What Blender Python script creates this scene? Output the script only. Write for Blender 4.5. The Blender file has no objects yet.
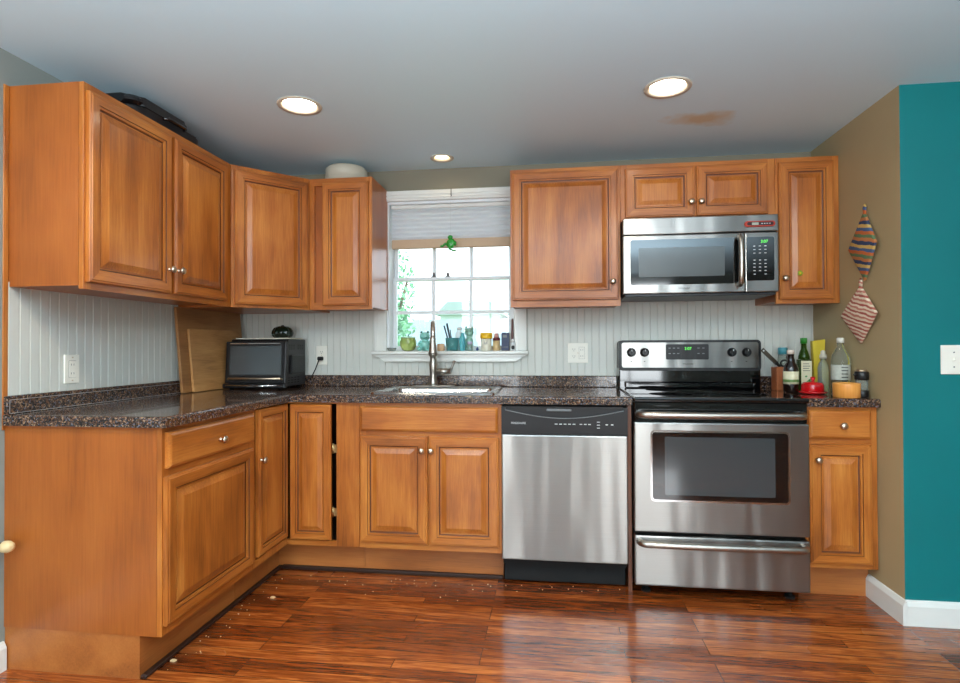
import bpy, bmesh, math, random
from mathutils import Vector, Matrix
random.seed(7)
PI = math.pi
S = bpy.context.scene
COL = S.collection

# ------------------------------------------------------------------ camera
cam_data = bpy.data.cameras.new('camera')
cam = bpy.data.objects.new('camera', cam_data)
COL.objects.link(cam)
cam_data.sensor_width = 36.0
cam_data.lens = 36.0 * 557.5 / 960.0
cam_data.clip_start = 0.05
yaw, pit, rol = math.radians(7.41), math.radians(0.569), math.radians(-0.237)
fw = Vector((-math.sin(yaw) * math.cos(pit), math.cos(yaw) * math.cos(pit), math.sin(pit)))
rt = Vector((math.cos(yaw), math.sin(yaw), 0))
up = rt.cross(fw)
r2 = rt * math.cos(rol) + up * math.sin(rol)
u2 = -rt * math.sin(rol) + up * math.cos(rol)
M = Matrix((r2, u2, -fw)).transposed().to_4x4()
M.translation = Vector((1.971, -3.329, 1.155))
cam.matrix_world = M
S.camera = cam

# ------------------------------------------------------------------ world, exposure, large lights
w = bpy.data.worlds.new('sky')
S.world = w
w.use_nodes = True
bg = w.node_tree.nodes['Background']
bg.inputs[0].default_value = (0.80, 0.92, 1.0, 1)
bg.inputs[1].default_value = 2.3
S.view_settings.view_transform = 'Standard'
S.view_settings.look = 'None'
S.view_settings.exposure = 0.42
S.view_settings.gamma = 1.0

def area(name, loc, rot, sx, sy, power, col=(1, 1, 1)):
    l = bpy.data.lights.new(name, 'AREA')
    l.shape = 'RECTANGLE'; l.size = sx; l.size_y = sy
    l.energy = power; l.color = col
    o = bpy.data.objects.new(name, l)
    o.location = loc; o.rotation_euler = rot
    COL.objects.link(o)
    return o

sun = bpy.data.lights.new('sun', 'SUN')
sun.energy = 4.5; sun.angle = math.radians(1.0); sun.color = (1, 0.97, 0.9)
so = bpy.data.objects.new('sun', sun)
so.rotation_euler = (math.radians(42), 0, math.radians(35))   # shines on the yard, from the camera's side of the house
COL.objects.link(so)
REAR = -6.2
# daylight from the windows of the room behind the camera
area('rear_window_light', (0.9, REAR + 0.06, 1.35), (PI / 2, 0, 0), 1.0, 1.5, 38, (0.90, 0.96, 1.0))
area('rear_window_light', (3.2, REAR + 0.06, 1.35), (PI / 2, 0, 0), 1.0, 1.5, 38, (0.90, 0.96, 1.0))
# added unseen area light, aimed upward to brighten the ceiling
area('added_uplight', (2.1, -3.7, 1.45), (PI, 0, 0), 3.0, 0.9, 165, (0.80, 0.91, 1.0))

# ------------------------------------------------------------------ mesh helpers
def box(bm, x0, y0, z0, x1, y1, z1, bev=0.0, mi=0, seg=1):
    n0 = set(bm.faces)
    v = [bm.verts.new((x, y, z)) for x in (x0, x1) for y in (y0, y1) for z in (z0, z1)]
    q = [(0, 1, 3, 2), (4, 6, 7, 5), (0, 4, 5, 1), (2, 3, 7, 6), (0, 2, 6, 4), (1, 5, 7, 3)]
    fs = [bm.faces.new([v[i] for i in f]) for f in q]
    if bev > 0:
        es = list({e for f in fs for e in f.edges})
        bmesh.ops.bevel(bm, geom=es, offset=bev, segments=seg, affect='EDGES', profile=0.6)
    for f in bm.faces:
        if f not in n0: f.material_index = mi

def lathe(bm, prof, c=(0, 0, 0), seg=28, mi=0, axis='z', rib=None, sx=1, sy=1):
    rings = []
    for r, z in prof:
        ring = []
        for k in range(seg):
            a = 2 * PI * k / seg
            rr = r * (rib(a) if rib else 1)
            p = (rr * math.cos(a) * sx, rr * math.sin(a) * sy, z)
            if axis == 'y': p = (p[0], -p[2], p[1])     # grows towards -y
            if axis == 'x': p = (p[2], p[0], p[1])
            ring.append(bm.verts.new((p[0] + c[0], p[1] + c[1], p[2] + c[2])))
        rings.append(ring)
    for a, b in zip(rings, rings[1:]):
        for k in range(seg):
            f = bm.faces.new((a[k], a[(k + 1) % seg], b[(k + 1) % seg], b[k])); f.material_index = mi; f.smooth = True
    for ring in (rings[0], rings[-1]):
        try:
            f = bm.faces.new(ring); f.material_index = mi
        except ValueError: pass

def cyl(bm, c, r, h, axis='z', seg=24, mi=0, bev=0.0):
    if bev: lathe(bm, [(r - bev, 0), (r, bev), (r, h - bev), (r - bev, h)], c, seg, mi, axis)
    else: lathe(bm, [(r, 0), (r, h)], c, seg, mi, axis)

def tube(bm, pts, r, seg=12, mi=0, flat=1.0):
    pts = [Vector(p) for p in pts]
    n = len(pts); rings = []
    prev = None
    for i, p in enumerate(pts):
        d = (pts[min(i + 1, n - 1)] - pts[max(i - 1, 0)]).normalized()
        if prev is None:
            a = Vector((0, 0, 1)) if abs(d.z) < 0.9 else Vector((1, 0, 0))
            u = d.cross(a).normalized()
        else:
            u = (prev - d * prev.dot(d)).normalized()
        prev = u
        v = d.cross(u)
        rr = r[i] if isinstance(r, (list, tuple)) else r
        rings.append([bm.verts.new(p + u * rr * math.cos(2 * PI * k / seg) + v * rr * flat * math.sin(2 * PI * k / seg)) for k in range(seg)])
    for a, b in zip(rings, rings[1:]):
        for k in range(seg):
            f = bm.faces.new((a[k], a[(k + 1) % seg], b[(k + 1) % seg], b[k])); f.smooth = True; f.material_index = mi
    for ring in (rings[0], rings[-1]):
        f = bm.faces.new(ring); f.material_index = mi

def prism(bm, poly, z0, z1, mi=0, axis='z', bev=0.0):
    def P(a, b, c):
        return {'z': (a, b, c), 'y': (a, c, b), 'x': (c, a, b)}[axis]
    lo = [bm.verts.new(P(a, b, z0)) for a, b in poly]
    hi = [bm.verts.new(P(a, b, z1)) for a, b in poly]
    n = len(poly)
    fs = [bm.faces.new(lo[::-1]), bm.faces.new(hi)]
    for i in range(n):
        fs.append(bm.faces.new((lo[i], lo[(i + 1) % n], hi[(i + 1) % n], hi[i])))
    for f in fs: f.material_index = mi
    if bev:
        es = list({e for f in fs for e in f.edges})
        bmesh.ops.bevel(bm, geom=es, offset=bev, segments=1, affect='EDGES')

def blob(bm, c, r, sub=2, mi=0, rot=None):
    res = bmesh.ops.create_icosphere(bm, subdivisions=sub, radius=1.0)
    if not isinstance(r, (tuple, list)): r = (r, r, r)
    R = rot or Matrix.Identity(3)
    for v in res['verts']:
        v.co = R @ Vector((v.co.x * r[0], v.co.y * r[1], v.co.z * r[2])) + Vector(c)
        for f in v.link_faces: f.smooth = True; f.material_index = mi

def rrect(x0, z0, x1, z1, r, n=4):
    pts = []
    for cx, cz, a0 in ((x1 - r, z1 - r, 0), (x0 + r, z1 - r, PI / 2), (x0 + r, z0 + r, PI), (x1 - r, z0 + r, 1.5 * PI)):
        for k in range(n + 1):
            a = a0 + PI / 2 * k / n
            pts.append((cx + r * math.cos(a), cz + r * math.sin(a)))
    return pts

def obj(name, bm, mats, parent=None, loc=None, label=None, rot=None):
    bmesh.ops.recalc_face_normals(bm, faces=bm.faces)
    me = bpy.data.meshes.new(name)
    bm.to_mesh(me); bm.free()
    if not isinstance(mats, (list, tuple)): mats = [mats]
    for m in mats: me.materials.append(m)
    o = bpy.data.objects.new(name, me)
    COL.objects.link(o)
    if parent: o.parent = parent
    if loc: o.location = loc
    if rot: o.rotation_euler = rot
    if label: o['label'] = label
    return o

def thing(name, label, cat, loc=(0, 0, 0), rz=0.0, group=None):
    o = bpy.data.objects.new(name, None)
    o.empty_display_size = 0.05
    COL.objects.link(o)
    o.location = loc; o.rotation_euler = (0, 0, rz)
    o['label'] = label; o['category'] = cat
    if group: o['group'] = group
    return o

def tag(o, label, cat, group=None):
    o['label'] = label; o['category'] = cat
    if group: o['group'] = group
    return o

def struct(name, bm, mats, parent=None, loc=None):
    o = obj(name, bm, mats, parent, loc)
    if not parent: o['kind'] = 'structure'
    return o

def NB(): return bmesh.new()

def buttons(parent, mat, rects, y0, y1, name='button'):
    for (x0, z0, x1, z1) in rects:
        bb_ = NB(); box(bb_, x0, y0, z0, x1, y1, z1); obj(name, bb_, mat, parent)

def text_part(name, body, size, loc, rot, mat, parent, ext=0.0004, align='CENTER'):
    cu = bpy.data.curves.new(name, 'FONT')
    cu.body = body; cu.size = size; cu.extrude = ext; cu.align_x = align; cu.align_y = 'CENTER'
    t = bpy.data.objects.new(name, cu)
    COL.objects.link(t)
    bpy.context.view_layer.update()
    dg = bpy.context.evaluated_depsgraph_get()
    me = bpy.data.meshes.new_from_object(t.evaluated_get(dg))
    bpy.data.objects.remove(t)
    me.materials.clear(); me.materials.append(mat)
    o = bpy.data.objects.new(name, me)
    COL.objects.link(o)
    o.parent = parent; o.location = loc; o.rotation_euler = rot
    return o

# ------------------------------------------------------------------ materials
def new_mat(name):
    m = bpy.data.materials.new(name); m.use_nodes = True
    nt = m.node_tree
    return m, nt, nt.nodes['Principled BSDF']

def srgb(r, g, b):
    f = lambda c: (c / 255 / 12.92) if c / 255 <= 0.04045 else ((c / 255 + 0.055) / 1.055) ** 2.4
    return (f(r), f(g), f(b), 1)

def plain(name, col, rough=0.5, metal=0.0, coat=0.0, trans=0.0, ior=1.45, noise=0.0, nscale=30, emis=None, estr=0.0, alpha=1.0, spec=0.5):
    m, nt, p = new_mat(name)
    p.inputs['Base Color'].default_value = col
    p.inputs['Roughness'].default_value = rough
    p.inputs['Metallic'].default_value = metal
    p.inputs['Coat Weight'].default_value = coat
    p.inputs['Coat Roughness'].default_value = 0.05
    p.inputs['Transmission Weight'].default_value = trans
    p.inputs['IOR'].default_value = ior
    p.inputs['Specular IOR Level'].default_value = spec
    if emis:
        p.inputs['Emission Color'].default_value = emis
        p.inputs['Emission Strength'].default_value = estr
    if noise:
        tc = nt.nodes.new('ShaderNodeTexCoord'); n = nt.nodes.new('ShaderNodeTexNoise')
        n.inputs['Scale'].default_value = nscale; n.inputs['Detail'].default_value = 4
        mx = nt.nodes.new('ShaderNodeMix'); mx.data_type = 'RGBA'
        nt.links.new(tc.outputs['Object'], n.inputs['Vector'])
        nt.links.new(n.outputs['Fac'], mx.inputs['Factor'])
        mx.inputs['A'].default_value = tuple(c * (1 - noise) for c in col[:3]) + (1,)
        mx.inputs['B'].default_value = tuple(min(1, c * (1 + noise)) for c in col[:3]) + (1,)
        nt.links.new(mx.outputs['Result'], p.inputs['Base Color'])
    return m

def wood(name, dark, mid, light, horizontal=False, rough=0.36, scale=1.0, coat=0.18, along=None):
    m, nt, p = new_mat(name)
    N = nt.nodes.new; L = nt.links.new
    tc = N('ShaderNodeTexCoord'); oi = N('ShaderNodeObjectInfo')
    mul = N('ShaderNodeVectorMath'); mul.operation = 'SCALE'; mul.inputs['Scale'].default_value = 37.0
    cmb = N('ShaderNodeCombineXYZ')
    for i in range(3): L(oi.outputs['Random'], cmb.inputs[i])
    L(cmb.outputs[0], mul.inputs[0])
    add = N('ShaderNodeVectorMath'); add.operation = 'ADD'
    L(tc.outputs['Object'], add.inputs[0]); L(mul.outputs[0], add.inputs[1])
    def mapped(s_across, s_along):
        mp = N('ShaderNodeMapping')
        a = along or ('x' if horizontal else 'z')
        mp.inputs['Scale'].default_value = {'x': (s_along, s_across, s_across), 'y': (s_across, s_along, s_across), 'z': (s_across, s_across, s_along)}[a]
        L(add.outputs[0], mp.inputs['Vector'])
        return mp
    n1 = N('ShaderNodeTexNoise'); n1.inputs['Scale'].default_value = 1; n1.inputs['Detail'].default_value = 3; n1.inputs['Distortion'].default_value = 0.6
    L(mapped(9 * scale, 1.6 * scale).outputs[0], n1.inputs['Vector'])
    n2 = N('ShaderNodeTexNoise'); n2.inputs['Scale'].default_value = 1; n2.inputs['Detail'].default_value = 5; n2.inputs['Roughness'].default_value = 0.7
    L(mapped(170 * scale, 7 * scale).outputs[0], n2.inputs['Vector'])
    n3 = N('ShaderNodeTexNoise'); n3.inputs['Scale'].default_value = 1; n3.inputs['Detail'].default_value = 2
    L(mapped(3.0, 3.0).outputs[0], n3.inputs['Vector'])
    m1 = N('ShaderNodeMath'); m1.operation = 'MULTIPLY_ADD'; m1.inputs[1].default_value = 0.46
    L(n1.outputs['Fac'], m1.inputs[0])
    m2 = N('ShaderNodeMath'); m2.operation = 'MULTIPLY'; m2.inputs[1].default_value = 0.36
    L(n2.outputs['Fac'], m2.inputs[0]); L(m2.outputs[0], m1.inputs[2])
    m3 = N('ShaderNodeMath'); m3.operation = 'MULTIPLY_ADD'; m3.inputs[1].default_value = 0.35
    L(n3.outputs['Fac'], m3.inputs[0]); L(m1.outputs[0], m3.inputs[2])
    cr = N('ShaderNodeValToRGB')
    e = cr.color_ramp.elements
    e[0].position = 0.38; e[0].color = dark
    e[1].position = 0.78; e[1].color = light
    em = e.new(0.57); em.color = mid
    L(m3.outputs[0], cr.inputs['Fac'])
    L(cr.outputs['Color'], p.inputs['Base Color'])
    p.inputs['Roughness'].default_value = rough
    p.inputs['Coat Weight'].default_value = coat
    p.inputs['Coat Roughness'].default_value = 0.15
    bp_ = N('ShaderNodeBump'); bp_.inputs['Strength'].default_value = 0.06; bp_.inputs['Distance'].default_value = 0.002
    L(n2.outputs['Fac'], bp_.inputs['Height']); L(bp_.outputs[0], p.inputs['Normal'])
    return m

WD = (srgb(108, 54, 18), srgb(174, 98, 34), srgb(210, 136, 60))
M_wood = wood('maple_vertical', *WD)
M_woodh = wood('maple_horizontal', *WD, horizontal=True)
M_woody = wood('maple_deep', *WD, along='y')
M_side = wood('maple_veneer', srgb(122, 62, 20), srgb(162, 87, 31), srgb(182, 104, 43), scale=0.7)
M_toe = wood('maple_toe_board', srgb(122, 66, 26), srgb(166, 96, 42), srgb(186, 116, 56), horizontal=True, rough=0.45)
M_groove = plain('dark_groove', srgb(88, 44, 18), 0.45, noise=0.15)
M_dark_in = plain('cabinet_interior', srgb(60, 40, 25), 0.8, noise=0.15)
M_board1 = wood('walnut_board', srgb(116, 74, 38), srgb(160, 110, 62), srgb(184, 136, 82), rough=0.5, scale=1.2, along='x', coat=0)
M_board2 = wood('bamboo_board', srgb(130, 84, 42), srgb(186, 132, 76), srgb(212, 160, 102), rough=0.5, scale=2.2, along='x', coat=0)
M_knob = plain('satin_nickel', srgb(208, 190, 168), 0.3, 1.0)
M_chrome = plain('chrome', srgb(205, 205, 205), 0.12, 1.0)
M_faucet = plain('brushed_nickel', srgb(176, 168, 158), 0.28, 1.0)
M_brass = plain('hinge_metal', srgb(196, 170, 120), 0.35, 1.0)
M_black = plain('black_plastic', srgb(22, 22, 24), 0.35, noise=0.1)
M_blackgloss = plain('black_glass', srgb(8, 9, 11), 0.06, 0, coat=1.0)
M_matte_black = plain('matte_black', srgb(14, 14, 14), 0.75)
M_grey = plain('grey_button', srgb(120, 122, 124), 0.5)
M_white_ink = plain('pale_print', srgb(205, 208, 208), 0.5)
M_dark_ink = plain('dark_print', srgb(46, 46, 48), 0.5)
M_green_led = plain('green_digits', srgb(20, 90, 20), 0.4, emis=(0.15, 1.0, 0.12, 1), estr=1.2)
M_whitetrim = plain('white_gloss_trim', srgb(226, 226, 220), 0.35, coat=0.3, noise=0.02)
M_bead = plain('painted_beadboard', srgb(206, 206, 198), 0.42, noise=0.03, nscale=6)
M_plate = plain('outlet_plate', srgb(238, 234, 222), 0.35)
M_vinyl = plain('window_vinyl', srgb(228, 232, 234), 0.35)

def steel(name, col, rough=0.30):
    m, nt, p = new_mat(name)
    N = nt.nodes.new; L = nt.links.new
    p.inputs['Metallic'].default_value = 1.0
    p.inputs['Roughness'].default_value = rough
    p.inputs['Anisotropic'].default_value = 0.85; p.inputs['Anisotropic Rotation'].default_value = 0.25
    tg = N('ShaderNodeTangent'); tg.direction_type = 'RADIAL'; tg.axis = 'Z'; L(tg.outputs[0], p.inputs['Tangent'])
    tc = N('ShaderNodeTexCoord'); mp = N('ShaderNodeMapping'); mp.inputs['Scale'].default_value = (3, 3, 420)
    n = N('ShaderNodeTexNoise'); n.inputs['Scale'].default_value = 1; n.inputs['Detail'].default_value = 3
    L(tc.outputs['Object'], mp.inputs[0]); L(mp.outputs[0], n.inputs['Vector'])
    b = N('ShaderNodeBump'); b.inputs['Strength'].default_value = 0.08; b.inputs['Distance'].default_value = 0.0004
    L(n.outputs['Fac'], b.inputs['Height'])
    # slow waviness of the sheet
    n2 = N('ShaderNodeTexNoise'); n2.inputs['Scale'].default_value = 1.0; n2.inputs['Detail'].default_value = 1
    mp2 = N('ShaderNodeMapping'); mp2.inputs['Scale'].default_value = (7, 7, 1.0)
    L(tc.outputs['Object'], mp2.inputs[0]); L(mp2.outputs[0], n2.inputs['Vector'])
    b2 = N('ShaderNodeBump'); b2.inputs['Strength'].default_value = 0.3; b2.inputs['Distance'].default_value = 0.03
    L(n2.outputs['Fac'], b2.inputs['Height']); L(b.outputs[0], b2.inputs['Normal']); L(b2.outputs[0], p.inputs['Normal'])
    mx = N('ShaderNodeMix'); mx.data_type = 'RGBA'
    mx.inputs['A'].default_value = tuple(c * 0.86 for c in col[:3]) + (1,); mx.inputs['B'].default_value = col
    L(n.outputs['Fac'], mx.inputs['Factor']); L(mx.outputs['Result'], p.inputs['Base Color'])
    return m
M_steel = steel('brushed_steel', srgb(166, 163, 158))
M_steel_sink = steel('sink_steel', srgb(205, 205, 205), 0.22)

def granite(name):
    m, nt, p = new_mat(name)
    N = nt.nodes.new; L = nt.links.new
    tc = N('ShaderNodeTexCoord')
    v = N('ShaderNodeTexVoronoi'); v.inputs['Scale'].default_value = 210
    n0 = N('ShaderNodeTexNoise'); n0.inputs['Scale'].default_value = 90; n0.inputs['Detail'].default_value = 3
    L(tc.outputs['Object'], n0.inputs['Vector'])
    mxv = N('ShaderNodeVectorMath'); mxv.operation = 'MULTIPLY_ADD'
    mxv.inputs[1].default_value = (0.012, 0.012, 0.012)
    L(n0.outputs['Color'], mxv.inputs[0]); L(tc.outputs['Object'], mxv.inputs[2])
    L(mxv.outputs[0], v.inputs['Vector'])
    sep = N('ShaderNodeSeparateColor'); L(v.outputs['Color'], sep.inputs[0])
    cr = N('ShaderNodeValToRGB'); cr.color_ramp.interpolation = 'CONSTANT'
    e = cr.color_ramp.elements
    e[0].position = 0; e[0].color = srgb(38, 28, 26)
    e[1].position = 0.32; e[1].color = srgb(72, 52, 42)
    for pos, c in ((0.55, srgb(110, 80, 60)), (0.70, srgb(54, 48, 50)), (0.82, srgb(146, 118, 94)), (0.92, srgb(98, 98, 108))):
        x = e.new(pos); x.color = c
    L(sep.outputs[0], cr.inputs['Fac']); L(cr.outputs[0], p.inputs['Base Color'])
    p.inputs['Roughness'].default_value = 0.16
    p.inputs['Coat Weight'].default_value = 0.4
    return m
M_granite = granite('speckled_laminate')

def floor_mat():
    m, nt, p = new_mat('oak_strip_floor')
    N = nt.nodes.new; L = nt.links.new
    tc = N('ShaderNodeTexCoord')
    br = N('ShaderNodeTexBrick')
    br.inputs['Scale'].default_value = 1.0
    br.inputs['Brick Width'].default_value = 0.85; br.inputs['Row Height'].default_value = 0.057
    br.inputs['Mortar Size'].default_value = 0.0016; br.inputs['Mortar Smooth'].default_value = 0.3
    br.offset = 0.37; br.offset_frequency = 3
    br.inputs['Color1'].default_value = (0, 0, 0, 1); br.inputs['Color2'].default_value = (1, 1, 1, 1)
    br.inputs['Mortar'].default_value = (0.5, 0.5, 0.5, 1)
    L(tc.outputs['Object'], br.inputs['Vector'])
    # every strip shifts the grain by its own random shade
    sc = N('ShaderNodeVectorMath'); sc.operation = 'SCALE'; sc.inputs['Scale'].default_value = 9.0
    L(br.outputs['Color'], sc.inputs[0])
    ad = N('ShaderNodeVectorMath'); ad.operation = 'ADD'
    L(tc.outputs['Object'], ad.inputs[0]); L(sc.outputs[0], ad.inputs[1])
    def ns(sx, sy, det, dist=0.0, rough=0.6):
        mp = N('ShaderNodeMapping'); mp.inputs['Scale'].default_value = (sx, sy, 1)
        n = N('ShaderNodeTexNoise'); n.inputs['Scale'].default_value = 1; n.inputs['Detail'].default_value = det
        n.inputs['Distortion'].default_value = dist; n.inputs['Roughness'].default_value = rough
        L(ad.outputs[0], mp.inputs[0]); L(mp.outputs[0], n.inputs['Vector']); return n
    g1 = ns(3.0, 34, 4, 2.2); g2 = ns(9, 240, 4); g3 = ns(0.9, 0.9, 3)
    def ma(a, k, b=None, add=0.0):
        q = N('ShaderNodeMath'); q.operation = 'MULTIPLY_ADD'; q.inputs[1].default_value = k
        L(a, q.inputs[0])
        if b is None: q.inputs[2].default_value = add
        else: L(b, q.inputs[2])
        return q.outputs[0]
    sep = N('ShaderNodeSeparateColor'); L(br.outputs['Color'], sep.inputs[0])
    t = ma(g1.outputs['Fac'], 0.75)
    t = ma(g2.outputs['Fac'], 0.45, t)
    t = ma(sep.outputs[0], 0.20, t)
    t = ma(g3.outputs['Fac'], 0.15, t)
    cr = N('ShaderNodeValToRGB'); e = cr.color_ramp.elements
    e[0].position = 0.48; e[0].color = srgb(34, 14, 6)
    e[1].position = 1.0; e[1].color = srgb(196, 112, 50)
    x = e.new(0.66); x.color = srgb(100, 44, 16)
    x = e.new(0.82); x.color = srgb(146, 70, 26)
    L(t, cr.inputs['Fac'])
    mx = N('ShaderNodeMix'); mx.data_type = 'RGBA'; mx.inputs['B'].default_value = srgb(26, 12, 6)
    L(br.outputs['Fac'], mx.inputs['Factor']); L(cr.outputs[0], mx.inputs['A'])
    L(mx.outputs['Result'], p.inputs['Base Color'])
    p.inputs['Coat Weight'].default_value = 0.5; p.inputs['Coat Roughness'].default_value = 0.10
    rr = N('ShaderNodeMapRange'); rr.inputs['To Min'].default_value = 0.16; rr.inputs['To Max'].default_value = 0.34
    L(g3.outputs['Fac'], rr.inputs['Value']); L(rr.outputs[0], p.inputs['Roughness'])
    b = N('ShaderNodeBump'); b.inputs['Strength'].default_value = 0.25; b.inputs['Distance'].default_value = 0.001
    h = N('ShaderNodeMath'); h.operation = 'SUBTRACT'; L(g1.outputs['Fac'], h.inputs[0]); L(br.outputs['Fac'], h.inputs[1])
    L(h.outputs[0], b.inputs['Height']); L(b.outputs[0], p.inputs['Normal'])
    return m
M_floor = floor_mat()

def ceiling_mat():
    m, nt, p = new_mat('ceiling_paint')
    N = nt.nodes.new; L = nt.links.new
    tc = N('ShaderNodeTexCoord')
    # a tan water stain left of the wall, with its own ragged outline
    n = N('ShaderNodeTexNoise'); n.inputs['Scale'].default_value = 9; n.inputs['Detail'].default_value = 4
    L(tc.outputs['Object'], n.inputs['Vector'])
    mp = N('ShaderNodeMapping'); mp.vector_type = 'POINT'
    mp.inputs['Location'].default_value = (-2.70 * 4.6, 0.545 * 9.0, 0)
    mp.inputs['Scale'].default_value = (4.6, 9.0, 0)
    L(tc.outputs['Object'], mp.inputs['Vector'])
    ln = N('ShaderNodeVectorMath'); ln.operation = 'LENGTH'; L(mp.outputs[0], ln.inputs[0])
    ad = N('ShaderNodeMath'); ad.operation = 'MULTIPLY_ADD'; ad.inputs[1].default_value = 1.3
    L(n.outputs['Fac'], ad.inputs[0]); L(ln.outputs['Value'], ad.inputs[2])
    cr = N('ShaderNodeValToRGB'); e = cr.color_ramp.elements
    e[0].position = 0.60; e[0].color = (0.8, 0.8, 0.8, 1); e[1].position = 1.35 if False else 1.0; e[1].color = (0, 0, 0, 1)
    sc = N('ShaderNodeMath'); sc.operation = 'MULTIPLY'; sc.inputs[1].default_value = 0.66
    L(ad.outputs[0], sc.inputs[0]); L(sc.outputs[0], cr.inputs['Fac'])
    mx = N('ShaderNodeMix'); mx.data_type = 'RGBA'
    mx.inputs['A'].default_value = srgb(206, 230, 240); mx.inputs['B'].default_value = srgb(200, 172, 126)
    L(cr.outputs['Color'], mx.inputs['Factor']); L(mx.outputs['Result'], p.inputs['Base Color'])
    p.inputs['Roughness'].default_value = 0.55
    return m
M_ceiling = ceiling_mat()
M_taupe = plain('taupe_wall_paint', srgb(174, 154, 116), 0.5, noise=0.05, nscale=5)
M_greywall = plain('grey_green_wall_paint', srgb(142, 148, 142), 0.5, noise=0.04, nscale=5)
M_olive = plain('grey_olive_wall_paint', srgb(128, 122, 104), 0.55, noise=0.04, nscale=5)
M_teal = plain('teal_wall_paint', srgb(4, 116, 118), 0.42, noise=0.10, nscale=3)
M_rear = plain('rear_room_paint', srgb(150, 152, 140), 0.6, noise=0.02)

# ------------------------------------------------------------------ room shell
CZ = 2.243
RX = 3.413          # right kitchen wall
PY = -0.802         # where it ends, the teal wall begins
XR = 6.0
b = NB(); box(b, -0.15, REAR - 0.1, -0.1, XR + 0.1, 0.2, 0.0); struct('floor', b, M_floor)
# ceiling with real holes for the three can lights
CANS = [(0.851, -0.962, 0.086), (2.456, -0.915, 0.086), (1.347, -0.19, 0.056)]
CANS2 = [(0.851, -2.36, 0.086), (2.456, -2.36, 0.086)]
b = NB(); box(b, -0.15, REAR - 0.1, CZ, XR + 0.1, 0.2, CZ + 0.12); ceil = struct('ceiling', b, M_ceiling)
cut = NB()
for x, y, r in CANS + CANS2: cyl(cut, (x, y, CZ - 0.05), r, 0.12, seg=40)
co = obj('ceiling_cutter', cut, M_ceiling)
md = ceil.modifiers.new('holes', 'BOOLEAN'); md.object = co; md.operation = 'DIFFERENCE'; md.solver = 'EXACT'
bpy.context.view_layer.update()
dg = bpy.context.evaluated_depsgraph_get()
me = bpy.data.meshes.new_from_object(ceil.evaluated_get(dg))
ceil.modifiers.clear(); ceil.data = me
bpy.data.objects.remove(co)

WX0, WX1, WZ0, WZ1 = 0.960, 1.745, 1.108, 2.050    # window opening
b = NB()
box(b, -0.15, 0, 0, WX0, 0.15, CZ); box(b, WX1, 0, 0, RX + 0.1, 0.15, CZ)
box(b, WX0, 0, 0, WX1, 0.15, WZ0); box(b, WX0, 0, WZ1, WX1, 0.15, CZ)
struct('wall_back', b, M_olive)
b = NB(); box(b, -0.15, REAR, 0, 0, 0, CZ); struct('wall_left', b, M_greywall)
b = NB(); box(b, RX, PY + 0.0005, 0, RX + 0.1, 0, CZ); struct('wall_right', b, M_taupe)
b = NB(); box(b, RX + 0.0005, PY, 0, XR, PY + 0.1, CZ); struct('wall_teal', b, M_teal)
b = NB(); box(b, XR, REAR, 0, XR + 0.1, PY + 0.1, CZ); struct('wall_far_right', b, M_rear)
b = NB(); box(b, -0.15, REAR - 0.1, 0, XR + 0.1, REAR, CZ); struct('wall_rear', b, M_rear)
# rear room windows (frames round the daylight)
for i, wx in enumerate((0.9, 3.2)):
    b = NB()
    for (x0, z0, x1, z1) in ((-0.58, 0.5, -0.5, 2.2), (0.5, 0.5, 0.58, 2.2), (-0.5, 2.1, 0.5, 2.2), (-0.5, 0.5, 0.5, 0.6), (-0.015, 0.6, 0.015, 2.1)):
        box(b, wx + x0, REAR, z0, wx + x1, REAR + 0.07, z1)
    struct('window_%d' % (i + 2), b, M_whitetrim)
# baseboards
def baseboard(name, poly):
    b = NB(); pr = poly
    b2 = b
    return b2
prof = [(0, 0), (0.016, 0), (0.016, 0.080), (0.011, 0.092), (0.006, 0.100), (0, 0.102)]
b = NB()
def sweep(bm, prof, a, c, n):
    a, c, n = Vector(a), Vector(c), Vector(n)
    va = [bm.verts.new(a + n * p + Vector((0, 0, q))) for p, q in prof]
    vc = [bm.verts.new(c + n * p + Vector((0, 0, q))) for p, q in prof]
    k = len(prof)
    for i in range(k): bm.faces.new((va[i], va[(i + 1) % k], vc[(i + 1) % k], vc[i]))
    bm.faces.new(va[::-1]); bm.faces.new(vc)
sweep(b, prof, (RX, -0.5405, 0), (RX, PY - 0.016, 0), (-1, 0, 0)); struct('baseboard_right', b, M_whitetrim)
b = NB(); sweep(b, prof, (RX + 0.0005, PY, 0), (XR, PY, 0), (0, -1, 0)); struct('baseboard_teal', b, M_whitetrim)
b = NB(); sweep(b, prof, (0, REAR, 0), (0, -1.5475, 0), (1, 0, 0)); struct('baseboard_left', b, M_whitetrim)

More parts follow.
